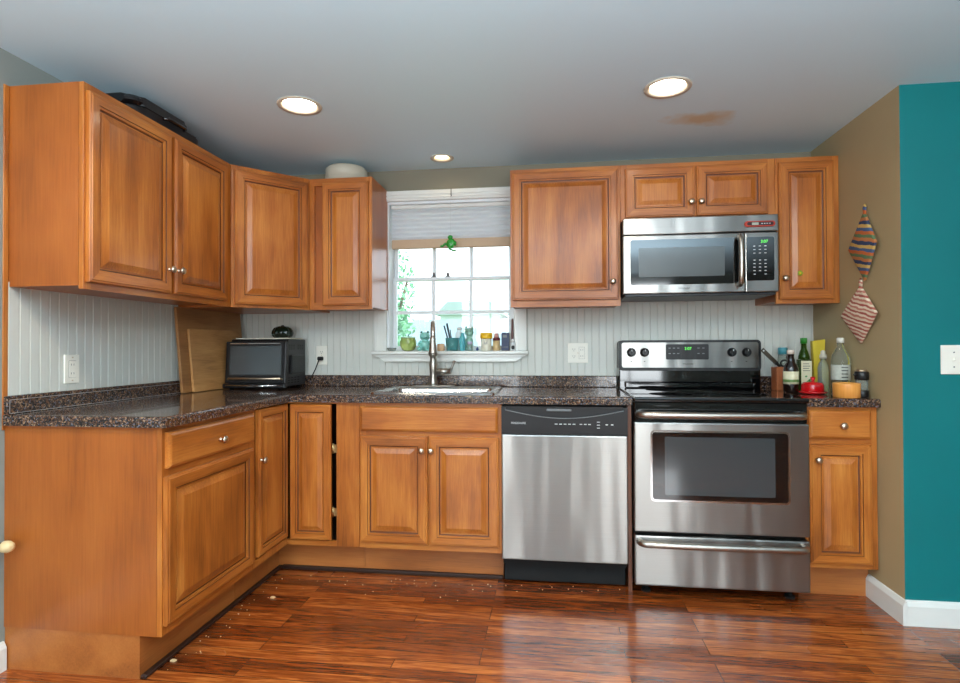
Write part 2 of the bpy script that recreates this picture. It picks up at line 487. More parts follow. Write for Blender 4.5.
# ---- beadboard panelling between counter and wall cabinets, real grooves
def bead_strip(bm, x0, x1, z0, z1, pitch=0.0415, t=0.007):
    pts = []
    x = x0
    pts.append((x0, -t))
    k = math.ceil(x0 / pitch + 1e-6)
    while k * pitch < x1 - 0.004:
        g = k * pitch
        if g - 0.003 > x0:
            pts += [(g - 0.0028, -t), (g - 0.001, -t + 0.0045), (g + 0.001, -t + 0.0045), (g + 0.0028, -t)]
        k += 1
    pts.append((x1, -t))
    lo = [bm.verts.new((p, q, z0)) for p, q in pts]; hi = [bm.verts.new((p, q, z1)) for p, q in pts]
    for i in range(len(pts) - 1): bm.faces.new((lo[i], lo[i + 1], hi[i + 1], hi[i]))
    # back and ends
    A = [bm.verts.new(c) for c in ((x0, 0, z0), (x1, 0, z0), (x1, 0, z1), (x0, 0, z1))]
    bm.faces.new(A)
    bm.faces.new((A[0], lo[0], hi[0], A[3])); bm.faces.new((A[1], lo[-1], hi[-1], A[2]))
    bm.faces.new([A[0], A[1]] + lo[::-1]); bm.faces.new([A[3], A[2]] + hi[::-1])
b = NB()
bead_strip(b, 0.0, 0.884, 0.985, 1.40)
bead_strip(b, 0.884, 1.822, 0.985, 1.1105)
bead_strip(b, 1.822, RX, 0.985, 1.44)
struct('trim_1', b, M_bead)
b = NB(); bead_strip(b, -1.536, -0.008, 0.985, 1.40)
o = struct('trim_2', b, M_bead); o.rotation_euler = (0, 0, PI / 2)
b = NB(); box(b, 0, -1.556, 0.862, 0.005, -1.5375, 2.117, 0.001); struct('trim_3', b, M_wood)

# ------------------------------------------------------------------ window
win = None
b = NB()
for x0, x1 in ((WX0 - 0.075, WX0), (WX1, WX1 + 0.075)):
    box(b, x0, -0.018, 1.133, x1, 0, WZ1 + 0.06, 0.003)
    box(b, x0 + 0.012, -0.024, 1.133, x0 + 0.024, -0.018, WZ1 + 0.05); box(b, x1 - 0.024, -0.024, 1.133, x1 - 0.012, -0.018, WZ1 + 0.05)
box(b, WX0 - 0.085, -0.020, WZ1, WX1 + 0.085, 0, WZ1 + 0.062, 0.003)
box(b, WX0 - 0.085, -0.028, WZ1 + 0.014, WX1 + 0.085, -0.020, WZ1 + 0.022)
box(b, WX0 - 0.085, -0.028, WZ1 + 0.034, WX1 + 0.085, -0.020, WZ1 + 0.042)
win = struct('window_1', b, M_whitetrim)
win['kind'] = 'structure'
b = NB()   # jamb lining
box(b, WX0 + 0.0005, 0.0, 1.133, WX0 + 0.016, 0.149, WZ1 - 0.001); box(b, WX1 - 0.016, 0.0, 1.133, WX1 - 0.0005, 0.149, WZ1 - 0.001)
box(b, WX0 + 0.016, 0.0, WZ1 - 0.016, WX1 - 0.016, 0.149, WZ1 - 0.0005)
struct('window_jamb', b, M_vinyl, win)
b = NB()   # stool and shaped apron
box(b, 0.880, -0.062, 1.112, 1.830, 0.0, 1.132, 0.004); box(b, WX0 + 0.001, 0.0, 1.109, WX1 - 0.001, 0.149, 1.132)
ap = [(0.893, 1.112), (1.817, 1.112), (1.755, 1.068), (0.955, 1.068)]
prism(b, ap, -0.030, -0.0075, axis='y')
ap2 = [(0.887, 1.112), (1.823, 1.112), (1.806, 1.099), (0.904, 1.099)]
prism(b, ap2, -0.045, -0.030, axis='y')
prism(b, [(0.948, 1.078), (1.762, 1.078), (1.755, 1.069), (0.955, 1.069)], -0.037, -0.030, axis='y')
struct('window_stool', b, M_whitetrim, win)
def sash(name, y, x0, x1, z0, z1, fr, fb, ft, rails):
    b = NB()
    box(b, x0, y, z0, x0 + fr, y + 0.03, z1, 0.002); box(b, x1 - fr, y, z0, x1, y + 0.03, z1, 0.002)
    box(b, x0 + fr, y, z0, x1 - fr, y + 0.03, z0 + fb, 0.002); box(b, x0 + fr, y, z1 - ft, x1 - fr, y + 0.03, z1, 0.002)
    for k in (1, 2):
        xm = x0 + fr + (x1 - x0 - 2 * fr) * k / 3
        box(b, xm - 0.010, y + 0.006, z0 + fb, xm + 0.010, y + 0.024, z1 - ft)
    for zm in rails: box(b, x0 + fr, y + 0.008, zm - 0.010, x1 - fr, y + 0.022, zm + 0.010)
    s = struct(name, b, M_vinyl, win)
    b = NB(); box(b, x0 + fr, y + 0.014, z0 + fb, x1 - fr, y + 0.0155, z1 - ft)
    struct('window_pane', b, M_glass, s)
M_glass, nt_, p_ = new_mat('window_glass')
g_ = nt_.nodes.new('ShaderNodeBsdfGlossy'); g_.inputs['Roughness'].default_value = 0.02
t_ = nt_.nodes.new('ShaderNodeBsdfTransparent'); f_ = nt_.nodes.new('ShaderNodeFresnel'); f_.inputs['IOR'].default_value = 1.45
x_ = nt_.nodes.new('ShaderNodeMixShader')
nt_.links.new(f_.outputs[0], x_.inputs[0]); nt_.links.new(t_.outputs[0], x_.inputs[1]); nt_.links.new(g_.outputs[0], x_.inputs[2])
nt_.links.new(x_.outputs[0], nt_.nodes['Material Output'].inputs['Surface'])
sash('sash', 0.080, WX0 + 0.016, WX1 - 0.016, 1.1325, 1.592, 0.022, 0.030, 0.020, (1.373,))
sash('sash', 0.1115, WX0 + 0.016, WX1 - 0.016, 1.5925 - 0.02, WZ1 - 0.016, 0.022, 0.022, 0.025, (1.81,))
# sash locks
b = NB()
for x in (1.235, 1.325):
    box(b, x - 0.015, 0.083, 1.592, x + 0.015, 0.105, 1.598); cyl(b, (x, 0.094, 1.598), 0.009, 0.022, seg=14)
struct('sash_lock', b, M_grey, win)
# pleated shade
M_shade = plain('shade_fabric', srgb(232, 234, 236), 0.8)
M_shade.node_tree.nodes['Principled BSDF'].inputs['Transmission Weight'].default_value = 0.0
nt_ = M_shade.node_tree
tr_ = nt_.nodes.new('ShaderNodeBsdfTranslucent'); tr_.inputs['Color'].default_value = srgb(225, 230, 235)
mx_ = nt_.nodes.new('ShaderNodeMixShader'); mx_.inputs[0].default_value = 0.35
nt_.links.new(nt_.nodes['Principled BSDF'].outputs[0], mx_.inputs[1]); nt_.links.new(tr_.outputs[0], mx_.inputs[2])
nt_.links.new(mx_.outputs[0], nt_.nodes['Material Output'].inputs['Surface'])
M_shaderail = plain('shade_rail', srgb(196, 168, 138), 0.5, noise=0.05)
sh = thing('window_shade', 'white pleated shade with a tan bottom rail, half drawn over the window', 'window shade', (1.3525, 0.045, WZ1 - 0.016))
b = NB(); box(b, -0.372, -0.018, -0.022, 0.372, 0.018, 0, 0.003); obj('head_rail', b, M_whitetrim, sh, label='white head rail at the top of the shade')
b = NB()
zt, zb = -0.022, -0.212
n = 7
pf, pk = [], []
for k in range(n + 1):
    z = zt + (zb - zt) * k / n
    pf.append((-0.004, z)); pk.append((0.004, z))
    if k < n:
        zz = z + (zb - zt) / n / 2
        pf.append((-0.014, zz)); pk.append((0.014, zz))
poly = pf + pk[::-1]
prism(b, poly, -0.370, 0.370, axis='x'); obj('pleats', b, M_shade, sh)
b = NB(); box(b, -0.370, -0.014, -0.268, 0.370, 0.014, -0.212, 0.004); obj('bottom_rail', b, M_shaderail, sh, label='tan bottom rail')

# ------------------------------------------------------------------ outdoors through the window
M_grass = plain('lawn', srgb(120, 150, 100), 0.9, noise=0.3, nscale=3)
M_leaf = plain('pale_leaf', srgb(110, 165, 130), 0.6, noise=0.35, nscale=2)
M_bark = plain('bark', srgb(90, 78, 66), 0.9, noise=0.3)
M_fence = plain('fence_boards', srgb(150, 172, 190), 0.8, noise=0.2, nscale=4)
M_housewall = plain('siding', srgb(190, 205, 205), 0.8, noise=0.05)
M_roof = plain('roof_shingle', srgb(130, 150, 150), 0.9, noise=0.2)
b = NB(); box(b, -40, 0.4, -0.6, 40, 60, -0.5)
o = obj('lawn', b, M_grass); tag(o, 'green lawn of the yard outside the kitchen window', 'lawn'); o['kind'] = 'structure'
tr = thing('tree', 'leafy pale green tree outside behind the left window panes', 'tree', (-1.55, 7.6, -0.5))
b = NB(); tube(b, [(0, 0, 0), (0.05, 0, 1.2), (-0.05, 0.05, 2.2), (0.05, 0, 3.4)], [0.13, 0.11, 0.09, 0.04])
tube(b, [(0, 0, 1.6), (0.4, 0.1, 2.3), (0.6, 0.1, 3.0)], [0.06, 0.04, 0.02]); tube(b, [(0, 0, 1.5), (-0.5, -0.1, 2.4)], [0.06, 0.03])
obj('trunk', b, M_bark, tr)
b = NB()
for k in range(5200):
    while True:
        p = Vector((random.uniform(-1, 1), random.uniform(-1, 1), random.uniform(-1, 1)))
        if p.length < 1: break
    lobe = random.choice([((0, 0, 2.9), (0.80, 0.8, 1.3)), ((0.15, 0, 2.0), (0.62, 0.6, 0.8)), ((-0.3, 0, 3.6), (0.7, 0.7, 0.9)), ((0.1, 0.1, 1.3), (0.5, 0.5, 0.5))])
    c = Vector(lobe[0]) + Vector((p.x * lobe[1][0], p.y * lobe[1][1], p.z * lobe[1][2]))
    u = Vector((random.gauss(0, 1), random.gauss(0, 1), random.gauss(0, 1))).normalized()
    v = u.orthogonal().normalized(); s = random.uniform(0.04, 0.075)
    b.faces.new([b.verts.new(c + u * s), b.verts.new(c + v * s * 0.5), b.verts.new(c - u * s), b.verts.new(c - v * s * 0.5)])
obj('crown', b, M_leaf, tr)
fe = thing('fence', 'pale blue grey board fence across the yard outside the window', 'fence', (0, 11, -0.5))
for k in range(-4, 5):
    b = NB(); box(b, k * 1.2 - 0.05, 0.02, 0, k * 1.2 + 0.05, 0.12, 2.4, 0.01); obj('post', b, M_fence, fe)
b = NB()
for k in range(-34, 34): box(b, k * 0.15 + 0.003, 0, 0.05, k * 0.15 + 0.147, 0.02, 2.38 - 0.05 * (k % 3 == 0))
obj('board_panel', b, M_fence, fe)
for i, (hx, hy, wd, hh, lab) in enumerate([(-3.0, 30, 3.6, 3.6, 'distant low house with a grey roof seen in the middle window panes'), (0.7, 32, 2.6, 3.7, 'distant smaller house seen in the right window panes')]):
    h = thing('house', lab, 'house', (hx, hy, -0.5))
    b = NB(); box(b, -wd / 2, 0, 0, wd / 2, 4, hh); obj('wall', b, M_housewall, h)
    b = NB(); prism(b, [(-wd / 2 - 0.3, hh), (wd / 2 + 0.3, hh), (wd / 2 - 0.5, hh + 0.8), (-wd / 2 + 0.5, hh + 0.8)], -0.3, 4.3, axis='y'); obj('roof', b, M_roof, h)

# ------------------------------------------------------------------ ceiling lights
M_ring = plain('light_trim', srgb(206, 196, 178), 0.4)
M_lamp = plain('lamp_glow', (1, 1, 1, 1), 0.5, emis=(1.0, 0.86, 0.66, 1), estr=26)
M_lamp2 = plain('small_lamp_glow', (1, 1, 1, 1), 0.5, emis=(1.0, 0.80, 0.52, 1), estr=16)
M_lamp3 = plain('bright_lamp_glow', (1, 1, 1, 1), 0.5, emis=(1.0, 0.92, 0.78, 1), estr=300)
clabs = ['round recessed ceiling light above the left corner cabinets', 'round recessed ceiling light on the right, near the ceiling stain', 'smallest round recessed ceiling light, just above the window',
         'round recessed ceiling light out in the room on the left', 'round recessed ceiling light out in the room on the right']
for i, (x, y, r) in enumerate(CANS + CANS2):
    t = thing('recessed_ceiling_light', clabs[i], 'ceiling light', (x, y, CZ), 0, 'recessed ceiling lights')
    b = NB(); lathe(b, [(r - 0.0175, 0.05), (r - 0.0175, 0.012), (r - 0.008, -0.004), (r + 0.010, -0.005), (r + 0.012, -0.001), (r - 0.0005, 0.0005), (r - 0.0005, 0.05)], seg=40)
    obj('trim_ring', b, M_ring, t)
    b = NB(); lathe(b, [(r - 0.018, 0.014), (r - 0.018, 0.020)], seg=40)
    obj('lamp_lens', b, M_lamp2 if r < 0.06 else (M_lamp if i < 3 else M_lamp3), t)

# ------------------------------------------------------------------ cabinets
RAISED = [(0.0, 0.020), (0.0, 0.006), (0.003, 0.003), (0.007, 0.003), (0.010, 0.0), (0.038, 0.0), (0.039, 0.0045), (0.047, 0.0045), (0.048, 0.012), (0.0535, 0.0135), (0.058, 0.0135), (0.060, 0.0095), (0.064, 0.0090), (0.086, 0.0005)]
SLAB = [(0.0, 0.020), (0.0, 0.008), (0.006, 0.003), (0.012, 0.0)]
GROOVE_A, GROOVE_B = 8, 5  # two bands of each raised panel take the darker groove colour
def panel(bm, x0, z0, x1, z1, y, prof, nframe=10):
    rings = []
    for ins, dy in prof:
        rings.append([bm.verts.new((a, y + dy, c)) for a, c in ((x0 + ins, z0 + ins), (x1 - ins, z0 + ins), (x1 - ins, z1 - ins), (x0 + ins, z1 - ins))])
    for i, (a, c) in enumerate(zip(rings, rings[1:])):
        for k in range(4):
            f = bm.faces.new((a[k], a[(k + 1) % 4], c[(k + 1) % 4], c[k]))
            f.material_index = 1 if (k in (0, 2) and i < nframe) else 0
            if len(prof) > 8 and i in (GROOVE_A, GROOVE_B): f.material_index = 2
    bm.faces.new(rings[-1]); bm.faces.new(rings[0][::-1])

def knob(parent, x, y, z, mat=None):
    b = NB()
    lathe(b, [(0.009, 0), (0.009, 0.002), (0.005, 0.004), (0.005, 0.012), (0.012, 0.016), (0.0155, 0.020), (0.0155, 0.023), (0.011, 0.028), (0.004, 0.030)], (0, 0, 0), 20, 0, 'y')
    return obj('knob', b, mat or M_knob, parent, loc=(x, y, z))

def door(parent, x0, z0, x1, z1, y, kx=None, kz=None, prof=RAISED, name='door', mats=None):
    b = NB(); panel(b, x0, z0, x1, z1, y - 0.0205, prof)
    d = obj(name, b, mats or [M_wood, M_woodh, M_groove], parent)
    if kx is not None: knob(d, kx, y - 0.0205, kz)
    return d

def carcass(parent, w_, d_, z0, z1, frame=0.0, open_top=False):
    b = NB(); box(b, 0, -d_ + 0.019, z0, w_, -0.001, z1)
    obj('carcass', b, M_side, parent)

def face_frame(parent, x0, x1, z0, z1, d_, rails, stiles, sw=0.035):
    """frame of stiles and rails on the front of the box"""
    b = NB()
    box(b, x0, -d_, z0, x0 + sw, -d_ + 0.0185, z1, 0.001); box(b, x1 - sw, -d_, z0, x1, -d_ + 0.0185, z1, 0.001)
    for s in stiles: box(b, s - sw / 2, -d_ + 0.0004, z0 + 0.01, s + sw / 2, -d_ + 0.0184, z1 - 0.01)
    for (r0, r1_) in rails: box(b, x0 + sw - 0.001, -d_ + 0.0003, r0, x1 - sw + 0.001, -d_ + 0.0184, r1_, 0.0, 1)
    obj('face_frame', b, [M_wood, M_woodh], parent)

Z0, Z1, UD = 1.370, 2.117, 0.305
WG = 'maple wall cabinets'
# A: along the left wall (local x runs towards the back wall)
c = thing('wall_cabinet', 'two-door maple wall cabinet on the left wall, with its plain end panel showing', 'cabinet', (0.0, -1.535, 0), PI / 2, WG)
carcass(c, 0.924, UD, Z0 + 0.012, Z1)
face_frame(c, 0, 0.924, Z0, Z1, UD, [(Z0, Z0 + 0.04), (Z1 - 0.04, Z1)], [0.46])
door(c, 0.010, 1.396, 0.448, 2.088, -UD, 0.428, 1.497)
door(c, 0.468, 1.396, 0.872, 2.088, -UD, 0.490, 1.499)
# B: diagonal corner
c = thing('corner_wall_cabinet', 'single-door maple wall cabinet set diagonally across the corner', 'cabinet', (0, 0, 0), 0, WG)
b = NB(); prism(b, [(0.001, -0.001), (0.001, -0.610), (UD, -0.610), (0.596, -UD), (0.596, -0.001)], Z0, Z1); obj('carcass', b, M_side, c)
ang = math.atan2(-UD + 0.610, 0.596 - UD)
dl = math.hypot(0.291, 0.305)
dt = bpy.data.objects.new('face_frame', None)
def rot_mesh(bm, a, off):
    R = Matrix.Rotation(a, 4, 'Z'); R.translation = Vector(off)
    bmesh.ops.transform(bm, matrix=R, verts=bm.verts)
bpy.data.objects.remove(dt)
b = NB()
for x0, x1 in ((0.0, 0.03), (dl - 0.03, dl)): box(b, x0, -0.003, Z0, x1, 0.0, Z1)
for r0, r1_ in ((Z0, Z0 + 0.04), (Z1 - 0.04, Z1)): box(b, 0.03, -0.003, r0, dl - 0.03, 0.0, r1_, 0, 1)
rot_mesh(b, ang, (UD, -0.610, 0)); obj('face_frame', b, [M_wood, M_woodh], c)
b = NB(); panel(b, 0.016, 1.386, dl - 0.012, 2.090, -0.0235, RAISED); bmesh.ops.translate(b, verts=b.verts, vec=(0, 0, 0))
d = obj('door', b, [M_wood, M_woodh, M_groove], c, loc=(UD, -0.610, 0), rot=(0, 0, ang))
# C: narrow cabinet left of the window
c = thing('wall_cabinet', 'narrow one-door maple wall cabinet just left of the window', 'cabinet', (0.598, 0, 0), 0, WG)
carcass(c, 0.369, UD, Z0 + 0.012, Z1)
face_frame(c, 0, 0.369, Z0, Z1, UD, [(Z0, Z0 + 0.04), (Z1 - 0.04, Z1)], [], 0.03)
door(c, 0.084, 1.392, 0.352, 2.088, -UD)
# D: wide one right of the window
c = thing('wall_cabinet', 'wide one-door maple wall cabinet between the window and the microwave', 'cabinet', (1.747, 0, 0), 0, WG)
carcass(c, 0.584, UD, Z0 + 0.012, Z1)
face_frame(c, 0, 0.584, Z0, Z1, UD, [(Z0, Z0 + 0.04), (Z1 - 0.04, Z1)], [])
door(c, 0.012, 1.405, 0.572, 2.096, -UD, 0.541, 1.497)
# E: above the microwave
c = thing('wall_cabinet', 'short two-door maple wall cabinet directly above the microwave', 'cabinet', (2.332, 0, 0), 0, WG)
carcass(c, 0.774, UD, 1.818, Z1)
face_frame(c, 0, 0.774, 1.814, Z1, UD, [(1.814, 1.84), (Z1 - 0.035, Z1)], [0.38])
door(c, 0.024, 1.832, 0.374, 2.093, -UD, 0.355, 1.902)
door(c, 0.385, 1.832, 0.737, 2.093, -UD, 0.405, 1.902)
# F: at the right wall
c = thing('wall_cabinet', 'tall narrow one-door maple wall cabinet against the right wall', 'cabinet', (3.107, 0, 0), 0, WG)
carcass(c, 0.304, UD, Z0 + 0.012, Z1)
face_frame(c, 0, 0.304, Z0, Z1, UD, [(Z0, Z0 + 0.04), (Z1 - 0.04, Z1)], [], 0.03)
fd = door(c, 0.013, 1.392, 0.274, 2.090, -UD, 0.034, 1.497)
b = NB()
for k in range(5): blob(b, (0.008 * math.cos(k * 1.257), 0, 0.008 * math.sin(k * 1.257)), (0.007, 0.003, 0.007), 1)
blob(b, (0, -0.002, 0), (0.005, 0.003, 0.005), 1, 1)
mg = obj('flower_magnet', b, [plain('magnet_green', srgb(150, 170, 40), 0.5), plain('magnet_yellow', srgb(235, 200, 30), 0.5)], None, loc=(3.107 + 0.108, -UD - 0.0225, 1.522))
tag(mg, 'tiny yellow and green flower stuck on the right wall cabinet door', 'magnet')

# base cabinets
BZ0, BZ1, BD = 0.152, 0.878, 0.621
BG = 'maple base cabinets'
# G left drawer cabinet
c = thing('base_cabinet', 'maple base cabinet, one drawer over one door, nearest end of the left run', 'cabinet', (0.0, -1.545, 0), PI / 2, BG)
b = NB(); box(b, 0, -BD + 0.019, BZ0, 0.590, -0.001, BZ1 - 0.0); obj('carcass', b, M_side, c)
face_frame(c, 0, 0.590, BZ0, BZ1, BD, [(BZ0, 0.195), (0.70, 0.74), (0.855, BZ1)], [])
b = NB(); box(b, 0.004, -0.535, 0, 0.590, -0.001, BZ0 - 0.001); obj('toe_board', b, M_toe, c)
door(c, 0.014, 0.734, 0.577, 0.860, -BD, 0.315, 0.787, SLAB, 'drawer', [M_woodh, M_woodh])
door(c, 0.006, 0.188, 0.570, 0.706, -BD)
# H corner cabinet with folding pair of doors, its shell open at the gap
c = thing('corner_base_cabinet', 'maple corner base cabinet with a folding pair of doors standing slightly ajar', 'cabinet', (0, 0, 0), 0, BG)
b = NB()
box(b, 0.001, -0.954, BZ0, BD - 0.019, -0.936, BZ1)          # side towards drawer cabinet
box(b, 0.001, -0.936, BZ0, 0.012, -0.001, BZ1)                # against left wall
box(b, 0.012, -0.012, BZ0, 1.004, -0.001, BZ1)                # against back wall
box(b, 0.992, -BD + 0.019, BZ0, 1.004, -0.012, BZ1)
box(b, 0.012, -0.936, BZ0, BD - 0.019, -0.012, BZ0 + 0.015); box(b, BD - 0.019, -BD + 0.019, BZ0, 0.992, -0.012, BZ0 + 0.015)
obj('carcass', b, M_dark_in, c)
b = NB()
box(b, BD - 0.0185, -0.954, BZ0, BD, -0.934, BZ1)
box(b, BD - 0.0185, -0.934, BZ0, BD, -BD, 0.186); box(b, BD - 0.0185, -0.934, 0.874, BD, -BD, BZ1)
box(b, BD, -BD, BZ0, 0.884, -BD + 0.0185, 0.178, 0, 1); box(b, BD, -BD, 0.870, 0.884, -BD + 0.0185, BZ1, 0, 1)
box(b, 0.884, -BD, BZ0, 1.004, -BD + 0.0185, BZ1, 0.001)
obj('face_frame', b, [M_wood, M_woodh], c)
b = NB(); box(b, 0.001, -0.954, 0, 0.535, -0.540, BZ0 - 0.001); box(b, 0.5, -0.540, 0, 1.004, -0.10, BZ0 - 0.001)
obj('toe_board', b, M_toe, c)
NARROW = [(i if i < 0.012 else i * 0.80, d_) for i, d_ in RAISED]
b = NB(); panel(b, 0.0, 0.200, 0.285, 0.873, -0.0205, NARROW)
d = obj('door', b, [M_wood, M_woodh, M_groove], c, loc=(BD + 0.001, -0.932, 0), rot=(0, 0, PI / 2))
knob(d, 0.018, -0.0205, 0.640)
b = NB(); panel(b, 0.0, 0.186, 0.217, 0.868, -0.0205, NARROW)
d = obj('door', b, [M_wood, M_woodh, M_groove], c, loc=(0.6445, -BD - 0.004, 0), rot=(0, 0, math.radians(0.6)))
for z in (0.300, 0.620):
    b = NB(); cyl(b, (0, 0, 0), 0.005, 0.05, seg=12); box(b, 0, -0.002, 0.005, 0.020, 0.002, 0.045)
    obj('hinge', b, M_brass, c, loc=(0.868, -BD - 0.004, z))
# I sink base
c = thing('sink_base_cabinet', 'maple sink base cabinet with a false drawer front over two doors', 'cabinet', (1.0055, 0, 0), 0, BG)
b = NB()
box(b, 0, -BD + 0.019, BZ0, 0.016, -0.001, BZ1); box(b, 0.702, -BD + 0.019, BZ0, 0.7175, -0.001, BZ1)
box(b, 0.016, -0.012, BZ0, 0.702, -0.001, BZ1); box(b, 0.016, -BD + 0.019, BZ0, 0.702, -0.012, BZ0 + 0.015)
obj('carcass', b, M_side, c)
face_frame(c, 0, 0.7175, BZ0, BZ1, BD, [(BZ0, 0.20), (0.70, 0.75), (0.85, BZ1)], [0.357])
b = NB(); box(b, 0, -0.540, 0, 0.7175, -0.10, BZ0 - 0.001); obj('toe_board', b, M_toe, c)
door(c, 0.009, 0.738, 0.700, 0.860, -BD, prof=SLAB, name='false_drawer', mats=[M_woodh, M_woodh])
door(c, 0.009, 0.184, 0.352, 0.714, -BD, 0.326, 0.648)
door(c, 0.361, 0.184, 0.704, 0.714, -BD, 0.373, 0.648)
# thin dark strip on the floor along the toe kick
M_strip = plain('dark_strip', srgb(44, 24, 16), 0.5, noise=0.2)
b = NB(); box(b, 0.560, -0.566, 0, 1.722, -0.5405, 0.018, 0.004); struct('floor_strip_1', b, M_strip)
b = NB(); box(b, 0.5355, -1.541, 0, 0.560, -0.5405, 0.014, 0.004); struct('floor_strip_2', b, M_strip)
# K narrow end panel between dishwasher and range
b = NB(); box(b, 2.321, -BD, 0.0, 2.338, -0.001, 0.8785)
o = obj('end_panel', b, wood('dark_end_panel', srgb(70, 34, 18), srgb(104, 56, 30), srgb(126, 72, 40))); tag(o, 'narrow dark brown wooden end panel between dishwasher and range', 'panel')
# L right base
c = thing('base_cabinet', 'narrow maple base cabinet right of the range, drawer over door', 'cabinet', (3.107, 0, 0), 0, BG)
b = NB(); box(b, 0, -BD + 0.019, BZ0, 0.302, -0.001, BZ1); obj('carcass', b, M_side, c)
face_frame(c, 0, 0.302, BZ0, BZ1, BD, [(BZ0, 0.19), (0.70, 0.74), (0.855, BZ1)], [], 0.025)
b = NB(); box(b, 0, -0.540, 0, 0.302, -0.10, BZ0 - 0.001); obj('toe_board', b, M_toe, c)
door(c, 0.012, 0.736, 0.272, 0.864, -BD, 0.148, 0.797, SLAB, 'drawer', [M_woodh, M_woodh])
door(c, 0.012, 0.176, 0.272, 0.710, -BD, 0.043, 0.642)

# ------------------------------------------------------------------ countertops
CT0, CT1 = 0.8795, 0.918
def slab(bm, xs, ys, filled, z0, z1, bev):
    V = {}
    def v(i, j, z):
        k = (i, j, z)
        if k not in V: V[k] = bm.verts.new((xs[i], ys[j], z))
        return V[k]
    F = set(filled)
    for (i, j) in F:
        bm.faces.new((v(i, j, z1), v(i + 1, j, z1), v(i + 1, j + 1, z1), v(i, j + 1, z1)))
        bm.faces.new((v(i, j, z0), v(i, j + 1, z0), v(i + 1, j + 1, z0), v(i + 1, j, z0)))
        for (di, dj, a, c) in ((-1, 0, (i, j), (i, j + 1)), (1, 0, (i + 1, j), (i + 1, j + 1)), (0, -1, (i, j), (i + 1, j)), (0, 1, (i, j + 1), (i + 1, j + 1))):
            if (i + di, j + dj) not in F:
                bm.faces.new((v(*a, z0), v(*c, z0), v(*c, z1), v(*a, z1)))
    es = [e for e in bm.edges if abs(e.verts[0].co.z - z1) < 1e-6 and abs(e.verts[1].co.z - z1) < 1e-6 and len(e.link_faces) == 2 and abs(e.link_faces[0].normal.z - e.link_faces[1].normal.z) > 0]
    bm.normal_update()
    es = [e for e in bm.edges if e.verts[0].co.z > z1 - 1e-6 and e.verts[1].co.z > z1 - 1e-6 and len(e.link_faces) == 2 and abs(abs(e.link_faces[0].normal.z) - abs(e.link_faces[1].normal.z)) > 0.5]
    bmesh.ops.bevel(bm, geom=es, offset=bev, segments=4, affect='EDGES', profile=0.5)
SX0, SX1, SY0, SY1 = 1.055, 1.665, -0.520, -0.150   # sink cut-out
b = NB()
xs = [0.009, 0.648, SX0, SX1, 2.3395]; ys = [-1.560, -0.648, SY0, SY1, -0.009]
fill = [(0, 0)] + [(i, j) for i in range(4) for j in (1, 2, 3)]
fill.remove((2, 2))
slab(b, xs, ys, fill, CT0, CT1, 0.010)
ct = obj('countertop', b, M_granite); tag(ct, 'long L-shaped dark brown speckled laminate countertop around the sink', 'countertop')
b = NB(); box(b, 0.009, -1.560, CT1 + 0.0003, 0.028, -0.010, 0.985, 0.004); bl = tag(obj('backsplash', b, M_granite), 'low speckled backsplash strip along the left wall under the beadboard', 'backsplash')
b = NB(); box(b, 0.0285, -0.028, CT1 + 0.0003, 2.3395, -0.009, 0.985, 0.004); tag(obj('backsplash', b, M_granite), 'low speckled backsplash strip along the back wall behind the sink', 'backsplash')
M_pale_line = plain('pale_line', srgb(170, 168, 166), 0.4)  # colour of the thin pale lines on the left backsplash
b = NB(); box(b, 0.028, -1.552, 0.921, 0.0285, -0.62, 0.9225); box(b, 0.028, -1.552, 0.970, 0.0285, -0.62, 0.9715); box(b, 0.028, -1.552, 0.921, 0.0285, -1.5505, 0.9715)
obj('pale_line_strip', b, M_pale_line, bl, label='thin pale line along the left backsplash')
b = NB(); slab(b, [3.1055, RX - 0.001], [-0.648, -0.009], [(0, 0)], CT0, CT1, 0.010)
ct2 = obj('countertop', b, M_granite); tag(ct2, 'short dark speckled laminate countertop right of the range', 'countertop')
b = NB(); box(b, 3.1055, -0.028, CT1 + 0.0003, RX - 0.001, -0.009, 0.985, 0.004); tag(obj('backsplash', b, M_granite), 'short speckled backsplash strip behind the bottles right of the range', 'backsplash')

# ------------------------------------------------------------------ sink and faucet
s = thing('kitchen_sink', 'stainless steel drop-in kitchen sink below the window', 'sink', (1.36, -0.335, CT1))
b = NB()
W2, D2 = 0.325, 0.235
o4 = rrect(-W2, -D2, W2, D2 - 0.0, 0.03); i4 = rrect(-0.285, -0.170, 0.285, 0.170, 0.045); 
n = len(o4)
def ring3(bm, pts, z): return [bm.verts.new((p[0], p[1], z)) for p in pts]
rs = [ring3(b, o4, 0.0005), ring3(b, rrect(-W2 + 0.003, -D2 + 0.003, W2 - 0.003, D2 - 0.003, 0.028), 0.008),
      ring3(b, rrect(-W2 + 0.014, -D2 + 0.014, W2 - 0.014, D2 - 0.014, 0.025), 0.008),
      ring3(b, i4, 0.005), ring3(b, rrect(-0.280, -0.165, 0.280, 0.165, 0.045), -0.010), ring3(b, rrect(-0.262, -0.150, 0.262, 0.150, 0.05), -0.155), ring3(b, rrect(-0.22, -0.11, 0.22, 0.11, 0.06), -0.170)]
for a, c_ in zip(rs, rs[1:]):
    for k in range(n): f = b.faces.new((a[k], a[(k + 1) % n], c_[(k + 1) % n], c_[k])); f.smooth = True
b.faces.new(rs[-1])
obj('basin', b, M_steel_sink, s)
b = NB(); lathe(b, [(0.045, -0.1695), (0.045, -0.167), (0.03, -0.167), (0.028, -0.1695)], seg=28); obj('drain', b, M_chrome, s)
fa = thing('kitchen_faucet', 'brushed nickel pull-down faucet standing behind the sink', 'faucet', (1.277, -0.122, CT1 + 0.0085), math.radians(11.5))
